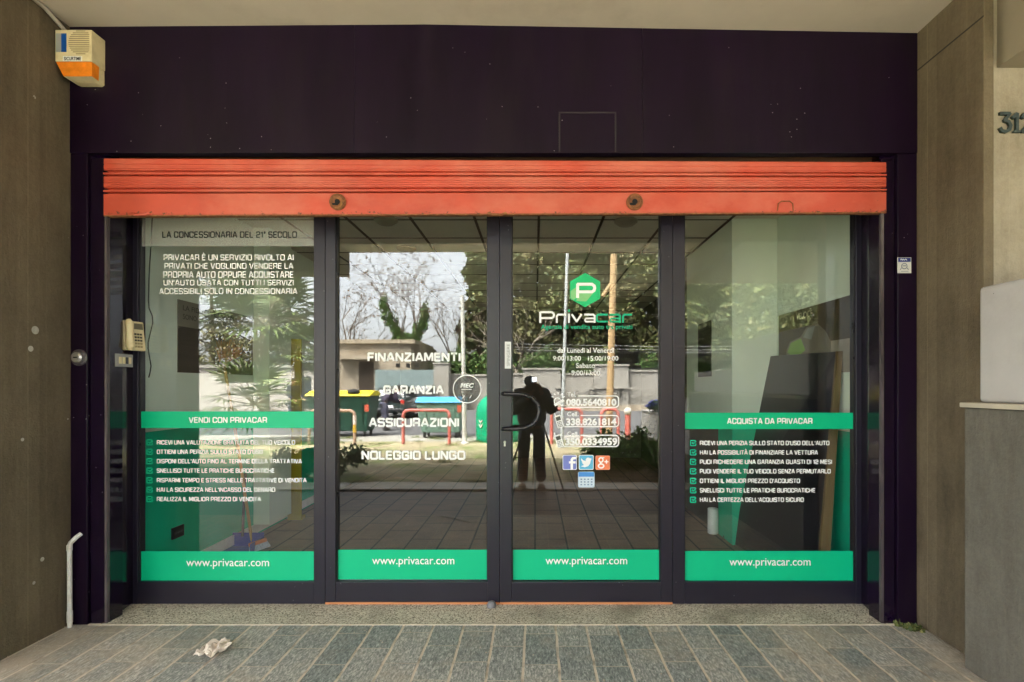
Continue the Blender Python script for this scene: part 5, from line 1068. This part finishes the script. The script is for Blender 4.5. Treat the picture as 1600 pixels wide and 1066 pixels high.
def bush(name, label, base, sx_, sy_, h, leafm, n, leaf, seed, stems=9, cat='bush', flowers=None, group=None):
    rg_ = random.Random(seed); t = thing(name, label, cat, base, group); b = Vector(base); mb = MB(); cl = []
    for i in range(stems):
        q = b + Vector((rg_.uniform(-1, 1) * sx_, rg_.uniform(-1, 1) * sy_, h * rg_.uniform(.35, .95))); mb.tube([b + (q - b) * .1 * Vector((1, 1, 0)).length + Vector(((q.x - b.x) * .5, (q.y - b.y) * .5, 0)) - (q - b) * .1, q], [.012, .004], 4, cap=False)
        cl.append(((q.x, q.y, q.z * .72 + b.z * .28), (sx_ * .34 + .05, sy_ * .4 + .04, h * rg_.uniform(.15, .30))))
    mb.build('stem', BARK, t); leaf_cloud('foliage', cl, n, leaf, leafm, t, seed, shell=.5, up=.5)
    if flowers: leaf_cloud('flower', [((c_[0][0], c_[0][1], c_[0][2] + h * .1), (c_[1][0], c_[1][1], c_[1][2])) for c_ in cl], flowers[1], flowers[2], flowers[0], t, seed + 1, shell=.2, aspect=.9)
    return t
WF = mat('white_petals', (.8, .8, .76), rough=.6); BF = mat('blue_petals', (.08, .10, .40), rough=.6)
c = M(975, 0, 9.0); bush('flowering_bush', 'leafy green bush with white flowers by the kerb and planter', (1.62, -5.15, 0), .62, .42, .66, G_SH, 3600, .045, 21, 16, flowers=(WF, 60, .022))
bush('low_bush', 'low green bush growing over the kerb below the phone numbers', (.82, -5.1, 0), .35, .32, .36, G_SH, 1500, .04, 22, 10)
bush('tall_weed', 'tall pale green weed rising above the white flowered bush', (1.55, -5.9, 0), .35, .2, 1.02, G_SH, 900, .045, 23, 12)
bush('verge_bush', 'rounded green bush on the verge near the yellow lidded bin', (-3.55, -5.3, 0), .68, .42, .60, G_DK, 3200, .04, 24, 14)
bush('planter_shrub', 'bright green shrub growing in the tall pale planter', (2.55, -5.0, 1.30), .22, .5, .75, G_SH, 1700, .05, 25, 10, cat='shrub')
bush('planter_shrub', 'green shrub rising behind the lower whitewashed block', (2.75, -6.2, .99), .3, .5, 1.0, G_SH, 1500, .05, 26, 10, cat='shrub')
bush('planter_flowers', 'blue flowers with dark leaves in the long planter', (2.5, -7.4, .99), .22, .6, .22, G_DK, 900, .035, 27, 10, cat='flowers', flowers=(BF, 240, .03))
# verge tufts
r_ = np.random.default_rng(9); cl = []
for i in range(150):
    x, y = r_.uniform(-9, 8), r_.choice([r_.uniform(-12.6, -10.4), r_.uniform(-11, -4.7), -4.62 - abs(r_.normal(0, .12))]); s = r_.uniform(.06, .28); cl.append(((x, y, .02), (s * 1.6, s, s * .22)))
kind(leaf_cloud('grass', cl, 16000, .030, leaf_mat('grass_blade', (.05, .085, .015), (.17, .21, .05), (.28, .25, .12)), seed=9, aspect=.16, shell=.7, up=1.0), 'stuff')
tag(MB().tube([M(688, 810, 6.2) * 1, M(708, 814, 6.1), M(734, 820, 6.0)], .006, 5).build('dry_stick', PALEB), 'dry twig lying on the paving behind the camera', 'twig')
bpy.data.objects['dry_stick'].location.z = -min(v.co.z for v in bpy.data.objects['dry_stick'].data.vertices) + .001
# street frontage on the far side
WALLM = mat('stained_grey_wall', (.28, .265, .235), rough=.9, var=.12, scale=1.2, dirt=(.22, .20, .165), dscale=.8, stretch=(1, 1, .35), bump=.15)
BEIGE = mat('stained_beige_wall', (.33, .28, .21), rough=.9, var=.14, scale=1.5, dirt=(.20, .155, .10), dscale=.7, stretch=(1, 1, .4), dlo=.5, dhi=.7, bump=.2)
WHT = mat('old_white_wall', (.42, .385, .345), rough=.9, var=.08, scale=1, dirt=(.30, .26, .22), dscale=.7)
bw = thing('boundary_wall', 'stained grey retaining wall with raised sections across the road', 'wall', M(915, 640, 35) * 1)
dw = 35.0
for pa, pb, pt, dd_ in ((730, 800, 585, 35), (800, 818, 583, 35), (817, 876, 575, 34.6), (876, 930, 583, 35), (928, 982, 569, 34.6), (982, 1300, 578, 35)):
    a, b_ = M(pa, pt, dd_), M(pb, pt, dd_); MB().box(a.x, b_.x, a.y - .4, a.y, -.02, a.z - .12).build('wall_panel', WALLM, bw); MB().box(a.x - .06, b_.x + .06, a.y - .46, a.y + .08, a.z - .1199, a.z).build('coping', WALLM, bw)
a = M(868, 606, 34.5); MB().box(a.x, M(1300, 606, 34.5).x, D - 34.6 + .001, D - 34.6 + .10, a.z - .06, a.z).build('ledge', WALLM, bw)
gf = MB(); rg_ = random.Random(6)
for x0 in (900, 915, 925, 958, 970):
    p = [M(x0 + rg_.uniform(-4, 9), 605 + rg_.uniform(0, 19), 34.4) for _ in range(6)]; gf.tube(p, .045, 4)
gf.build('graffiti', BLACK_V, bw)
# railings on the wall
fe = thing('iron_fence', 'dark iron railing standing on the retaining wall under the trees', 'fence', M(920, 575, 35.2)); fb = MB(); fa, fz = M(800, 548, 35.2), M(800, 580, 35.2)
for i in range(96): x = fa.x + i * .15; fb.box(x - .012, x + .012, fa.y - .02, fa.y + .0, fz.z, fa.z)
fb.box(fa.x, fa.x + 14.4, fa.y - .03, fa.y - .021, fa.z - .10, fa.z - .05); fb.box(fa.x, fa.x + 14.4, fa.y - .03, fa.y - .021, fz.z + .15, fz.z + .2); fb.build('railing', BLACKM, fe)
MB().box(M(865, 0, 33).x, M(1030, 0, 33).x, D - 33.2, D - 33, -.02, .35).build('wall_foot', BEIGE, bw)
# low flat roofed building, gate and pier
ob = thing('derelict_building', 'low flat roofed building with peeling beige walls across the road', 'building', M(590, 640, 35))
a, b_ = M(500, 531, 35), M(642, 536, 35); yb0 = D - 35
def wall_open(mb, x0, x1, y0, y1, z0, z1): mb.box(x0, x1, y0, y1, z0, z1)
MB().box(a.x, b_.x, yb0 - 6, yb0, -.02, a.z - .25).build('wall', BEIGE, ob)
MB().box(a.x - .3, b_.x + .3, yb0 - 6.2, yb0 + .25, a.z - .2499, a.z).build('roof', mat('roof_slab', (.30, .25, .18), rough=.9, var=.2, scale=2), ob)
c0, c1 = M(560, 566, 34.9), M(583, 612, 34.9); MB().box(c0.x, c1.x, yb0 + .001, yb0 + .02, c1.z, c0.z).build('window', mat('dark_opening', (.05, .035, .025), rough=.8), ob)
c0, c1 = M(526, 556, 34.4), M(585, 559, 34.4); MB().box(c0.x, c1.x, yb0 + .001, yb0 + .7, c1.z - .1, c0.z).build('canopy', BEIGE, ob)
for px in (618, 634, 648): c0, c1 = M(px, 568, 34.9), M(px + 6, 574, 34.9); MB().box(c0.x, c1.x, yb0 + .001, yb0 + .015, c1.z, c0.z).build('vent_hole', BLACKHOLE, ob)
a, b_ = M(640, 531, 36), M(655, 552, 36); MB().box(a.x, M(656, 0, 36).x, D - 42, D - 36, -.02, a.z - .3).build('annexe', BEIGE, ob)
gt = thing('metal_gate', 'blue grey ribbed metal gate between the beige building and the pale pier', 'gate', M(630, 640, 33))
a, b_ = M(586, 578, 33), M(677, 578, 33); gm = MB(); n_ = 40
for i in range(n_): x0 = a.x + (b_.x - a.x) * i / n_; gm.box(x0, x0 + (b_.x - a.x) / n_ * .92, D - 33 - .05, D - 33 - (.0 if i % 2 else .025), .05, a.z)
gm.build('ribbed_panel', mat('gate_blue_grey', (.20, .26, .26), rough=.6, var=.1), gt); MB().box(a.x, b_.x, D - 33 - .08, D - 33 - .051, .05, .15).box(a.x, b_.x, D - 33 - .08, D - 33 - .051, a.z - .1, a.z).build('gate_frame', GALV, gt)
gp = thing('gate_pier', 'pale plastered pier at the end of the ribbed gate', 'pier', M(689, 640, 33)); a, b_ = M(677.3, 569, 33), M(701, 569, 33); MB().box(a.x, b_.x, D - 33.8, D - 33, -.02, a.z).build('pier_body', WALLM, gp); MB().box(a.x - .05, b_.x + .05, D - 33.85, D - 32.95, a.z + .0001, a.z + .08).build('pier_cap', WALLM, gp)
fw_ = thing('garden_wall', 'low stained wall with a flat coping beyond the concrete pole', 'wall', M(718, 640, 34)); a, b_ = M(701.4, 586, 34), M(729.6, 586, 34); MB().box(a.x, b_.x, D - 34.4, D - 34, -.02, a.z).build('wall_body', WALLM, fw_); MB().box(a.x, b_.x, D - 34.45, D - 33.94, a.z + .0001, a.z + .08).build('coping', WALLM, fw_)
wb = thing('white_building', 'long old white wall with a dark shop opening across the road', 'building', M(400, 640, 34)); a, b_ = M(255, 575, 34), M(498, 575, 34); MB().box(a.x, b_.x, D - 38, D - 34, -.02, a.z).build('wall', WHT, wb); MB().box(a.x - .1, b_.x + .05, D - 38.2, D - 33.85, a.z + .0001, a.z + .18).build('coping', WALLM, wb)
c0, c1 = M(466, 588, 34), M(486, 640, 34); MB().box(c0.x, c1.x, D - 34 + .001, D - 34 + .02, .1, c0.z).build('window', mat('dark_shop_glass', (.03, .035, .04), rough=.25), wb)
# parked cars
def car(label, px, d, paint, rot=0.):
    c = M(px, 0, d); t = thing('parked_car', label, 'car', (c.x, c.y, 0), 'cars parked across the road'); T = Matrix.Translation((c.x, c.y, 0)) @ Matrix.Rotation(rot, 4, 'Z')
    def loft(secs, nm, m, par, bev):   # sections along y: (y, halfwidth bottom, halfwidth top, z0, z1)
        mb = MB(); vs = []
        for y, wb_, wt, z0, z1 in secs: vs += [T @ Vector(p) for p in ((-wb_, y, z0), (wb_, y, z0), (wb_ * 1.02, y, (z0 * .45 + z1 * .55)), (wt, y, z1), (-wt, y, z1), (-wb_ * 1.02, y, (z0 * .45 + z1 * .55)))]
        n6 = len(secs); fs = [list(range(6))[::-1], [6 * (n6 - 1) + k for k in range(6)]] + [(6 * i + k, 6 * i + (k + 1) % 6, 6 * i + 6 + (k + 1) % 6, 6 * i + 6 + k) for i in range(n6 - 1) for k in range(6)]
        mb.add(vs, fs); return mb.build(nm, m, par, bevel=bev, smooth=True)
    b = loft([(0, .72, .68, .38, .85), (-.12, .82, .78, .25, .95), (-.9, .86, .80, .22, .98), (-2.6, .86, .80, .22, .96), (-3.6, .84, .74, .24, .86), (-3.95, .70, .62, .34, .70)], 'car_body', paint, t, .03)
    loft([(-.18, .74, .60, .9501, .97), (-.42, .74, .58, .955, 1.36), (-1.0, .74, .58, .96, 1.44), (-2.0, .74, .58, .96, 1.42), (-2.85, .74, .60, .955, .98)], 'car_glass', mat('car_glass_dark', (.02, .025, .028), rough=.1), t, .01)
    loft([(-.40, .60, .56, 1.345, 1.40), (-1.0, .60, .57, 1.42, 1.475), (-2.0, .60, .57, 1.41, 1.455), (-2.15, .58, .55, 1.38, 1.42)], 'car_roof', paint, t, .01)
    for sx_ in (-1, 1):
        for y in (-.75, -3.2):
            w_ = MB().lathe([(.18, -.09), (.30, -.09), (.32, -.05), (.32, .05), (.30, .09), (.18, .09)], (0, 0, 0), 'X', 18); w_.v = [tuple(T @ (Vector(p) + Vector((sx_ * .76, y, .32)))) for p in w_.v]; q = w_.build('wheel', DKR, t, smooth=True)
        MB().box(sx_ * .66 - .10, sx_ * .66 + .10, -.04, .03, .68, .86, T=T).build('tail_light', mat('tail_red', (.40, .02, .015), rough=.3), t, bevel=.02)
    MB().box(-.26, .26, .001, .02, .50, .62, T=T).build('number_plate', WHITE_V, t); MB().box(-.70, .70, -.05, .06, .36, .48, T=T).build('bumper', mat('bumper_grey', (.05, .05, .055), rough=.5), t, bevel=.03)
car('dark green hatchback parked beyond the stooping person', 606, 25, mat('car_dark_green', (.02, .035, .035), rough=.3, coat=.5), .08)
car('silver hatchback parked beyond the blue lidded container', 652, 26.5, mat('car_silver', (.42, .43, .44), rough=.35, coat=.5), -.05)
# trees beyond
GT = 'evergreens behind the retaining wall'
for i, (px, d, h, cr, sd_, lb) in enumerate(((752, 41, 12.0, 2.1, 31, 'narrow evergreen at the edge of the open sky'), (800, 43, 17, 3.8, 32, 'tall dark evergreen behind the photographer'), (862, 45, 18, 4.2, 33, 'tall evergreen crossed by the grey street pole'), (925, 42, 17, 4.0, 34, 'broad evergreen behind the hexagon logo'), (990, 44, 18, 4.2, 35, 'tall olive evergreen beside the tan pole'), (1055, 41, 16, 4.0, 36, 'evergreen half hidden by the dark door frame'), (1115, 42, 12.2, 3.6, 37, 'lower spreading evergreen seen over the pale planter'), (1180, 38, 12.6, 3.4, 38, 'spreading evergreen with sky showing through its boughs'), (1250, 40, 13.5, 3.6, 39, 'ragged evergreen nearest the house number wall'))):
    c = M(px, 0, d); tree('evergreen_tree', lb, (c.x, c.y, 0), h, cr, G_OL if i in (1, 4) else G_CON, 13000, .20, sd_, .28, clumps=60, low=.06, group=GT)
hg = 'shrubs along the far wall'
for px, d, sx_, h, sd_, lb in ((747, 39, 1.2, 5.2, 41, 'dense green shrub beside the concrete pole'), (684, 40, 2.3, 5.0, 42, 'green hedge shrub behind the pale pier'), (820, 38, 2.2, 4.6, 43, 'dark shrub behind the iron railing'), (900, 38, 2.4, 4.8, 44, 'dark hedge behind the railing and the street pole'), (985, 38, 2.4, 4.6, 45, 'dark hedge behind the railing and the tan pole'), (556, 40, 1.3, 5.6, 46, 'green shrub rising over the flat roof')):
    c = M(px, 0, d); bush('hedge_shrub', lb, (c.x, c.y, 0), sx_, 1.2, h, G_DK, 4200, .13, sd_, 16, cat='shrub', group=hg)
for px, d, h, cr, sd_, lb in ((772, 50, 15, 3.6, 81, 'evergreen standing deeper in the wood by the open sky'), (838, 52, 20, 5.0, 82, 'tallest evergreen deep in the wood behind the photographer'), (905, 51, 20, 5.0, 83, 'deep dark evergreen between the two tall street poles'), (975, 52, 20, 5.0, 84, 'deep dark evergreen behind the tan pole'), (1045, 50, 18, 4.8, 85, 'deep evergreen behind the pale planter'), (1140, 50, 14.5, 4.2, 86, 'low dark evergreen at the back of the wood')):
    c = M(px, 0, d); tree('evergreen_tree', lb, (c.x, c.y, 0), h, cr, G_CON, 8000, .30, sd_, .3, clumps=60, low=.05, group=GT)
# ivy clad tree with bare crown, and bare trees
def bare(label, px, d, h, seed, ivy=False, bark=BARK, depth=4, spread=.62, leafy=0):
    c = M(px, 0, d); t = thing('bare_tree', label, 'tree', (c.x, c.y, 0)); rg_ = random.Random(seed); mb = MB(); b = Vector((c.x, c.y, -.03)); tips = []; cl = []
    mb.tube([b, b + Vector((.05, 0, h * .42))], [.16, .11], 8)
    for k in range(5):
        a = rg_.uniform(-1, 1); q = b + Vector((.05, 0, h * (.30 + .03 * k))); d_ = Vector((a * (.55 if ivy else .9), rg_.uniform(-.4, .4), 1.0)); tips += branches(mb, q, d_, h * .38, .06, depth - 1, rg_, spread, 4, .03)
        if ivy:
            for s in range(7): p = q + d_.normalized() * h * .40 * s / 6; cl.append(((p.x + rg_.gauss(0, .14), p.y, p.z), (rg_.uniform(.22, .62) * (1 - .09 * s), rg_.uniform(.22, .6) * (1 - .09 * s), rg_.uniform(.3, .7))))
    mb.build('trunk', bark, t, smooth=True)
    if ivy: 
        for s in range(8): cl.append(((b.x, b.y, h * .06 * s + .5), (1.0, 1.0, .7)))
        leaf_cloud('ivy', cl, 15000, .12, G_SH if False else G_DK, t, seed)
    if leafy: leaf_cloud('dry_leaf', [((p.x, p.y, p.z), (.12, .12, .12)) for p in tips], leafy, .07, leaf_mat('dry_leaf_brown', (.06, .035, .018), (.16, .10, .05)), t, seed)
    return t
bare('ivy clad tree with a bare twiggy crown against the sky', 634, 38, 9.4, 51, True, leafy=1400)
bare('bare twiggy tree behind the flat roof', 545, 42, 8.2, 52, leafy=700)
bare('bare branching tree spreading beside the concrete pole', 708, 40, 7.6, 54)
bare('pale twiggy sapling before the evergreens by the photographer', 806, 36.6, 6.2, 55, bark=PALEB, depth=3)
for px, d, h, cr, sd_, lb in ((330, 40, 12.5, 3.2, 61, 'olive brown tree above the old white wall'), (392, 41, 12, 3.2, 62, 'olive brown tree behind the palm crown'), (452, 43, 10.6, 2.8, 63, 'thin olive tree at the edge of the sky over the white wall')):
    c = M(px, 0, d); tree('olive_tree', lb, (c.x, c.y, 0), h, cr, G_OL, 5200, .13, sd_, .22, clumps=26, low=.2, group='olive brown trees over the white wall')
# palms
def palm(label, base, zc_, n, ln, seed, name='fan_palm', trunk=True):
    t = thing(name, label, 'palm', base); rg_ = random.Random(seed); c = Vector((base[0], base[1], zc_)); mb = MB()
    if trunk: MB().tube([Vector(base) - Vector((0, 0, .03)), Vector((base[0] + .05, base[1], zc_ * .5)), c], [.24, .19, .17], 10).build('trunk', BARK, t, smooth=True)
    st = MB()
    for i in range(n):
        az = i * 2.399 + rg_.uniform(-.2, .2); el = R(rg_.uniform(-35, 75)); d_ = Vector((math.cos(az) * math.cos(el), math.sin(az) * math.cos(el), math.sin(el))); l1 = ln * rg_.uniform(.4, .55); h_ = c + d_ * l1
        st.tube([c, h_], [.018, .010], 4, cap=False); sd_ = d_.cross(Vector((0, 0, 1))).normalized(); up = sd_.cross(d_)
        for k in range(17):
            a = R(-82 + 164 * k / 16); bd = (d_ * math.cos(a) + sd_ * math.sin(a) + up * rg_.uniform(-.08, .12)).normalized(); L_ = ln * .55 * (.72 + .28 * math.cos(a)) * rg_.uniform(.85, 1.1); w_ = bd.cross(up).normalized() * ln * .021; m1 = h_ + bd * L_ * .55; e_ = h_ + bd * L_ + Vector((0, 0, -.14 * L_))
            mb.add([h_, m1 + w_, e_, m1 - w_], [(0, 1, 2, 3)])
    st.build('leaf_stalk', PALEB, t); mb.build('frond', G_PAL, t, recalc=False); return t
c = M(412, 0, 25); palm('tall fan palm with a wide crown over the old white wall', (c.x, c.y, 0), M(0, 508, 25).z, 44, 3.6, 71)
c = M(398, 0, 14.5); palm('low fan palm without a trunk beside the yellow lidded bin', (c.x, c.y, 0), 1.0, 24, 1.6, 72, 'dwarf_palm', False)
c = M(466, 0, 24); palm('small dark fan palm leaning by the shop opening', (c.x, c.y, 0), M(0, 552, 24).z, 24, 1.9, 73)
# overhead cables
for i, py in enumerate((537, 542, 546)):
    a, b_ = M(770, py, 36.2), M(1330, py + 3, 36.2); mid = a.lerp(b_, .5) - Vector((0, 0, .15)); o = MB().tube([a, mid, b_], .014, 4).build('overhead_cable', mat('cable_grey', (.30, .30, .30), rough=.6)); tag(o, ['highest', 'middle', 'lowest'][i] + ' of three thin cables strung before the evergreens', 'cable', 'overhead cables before the evergreens')
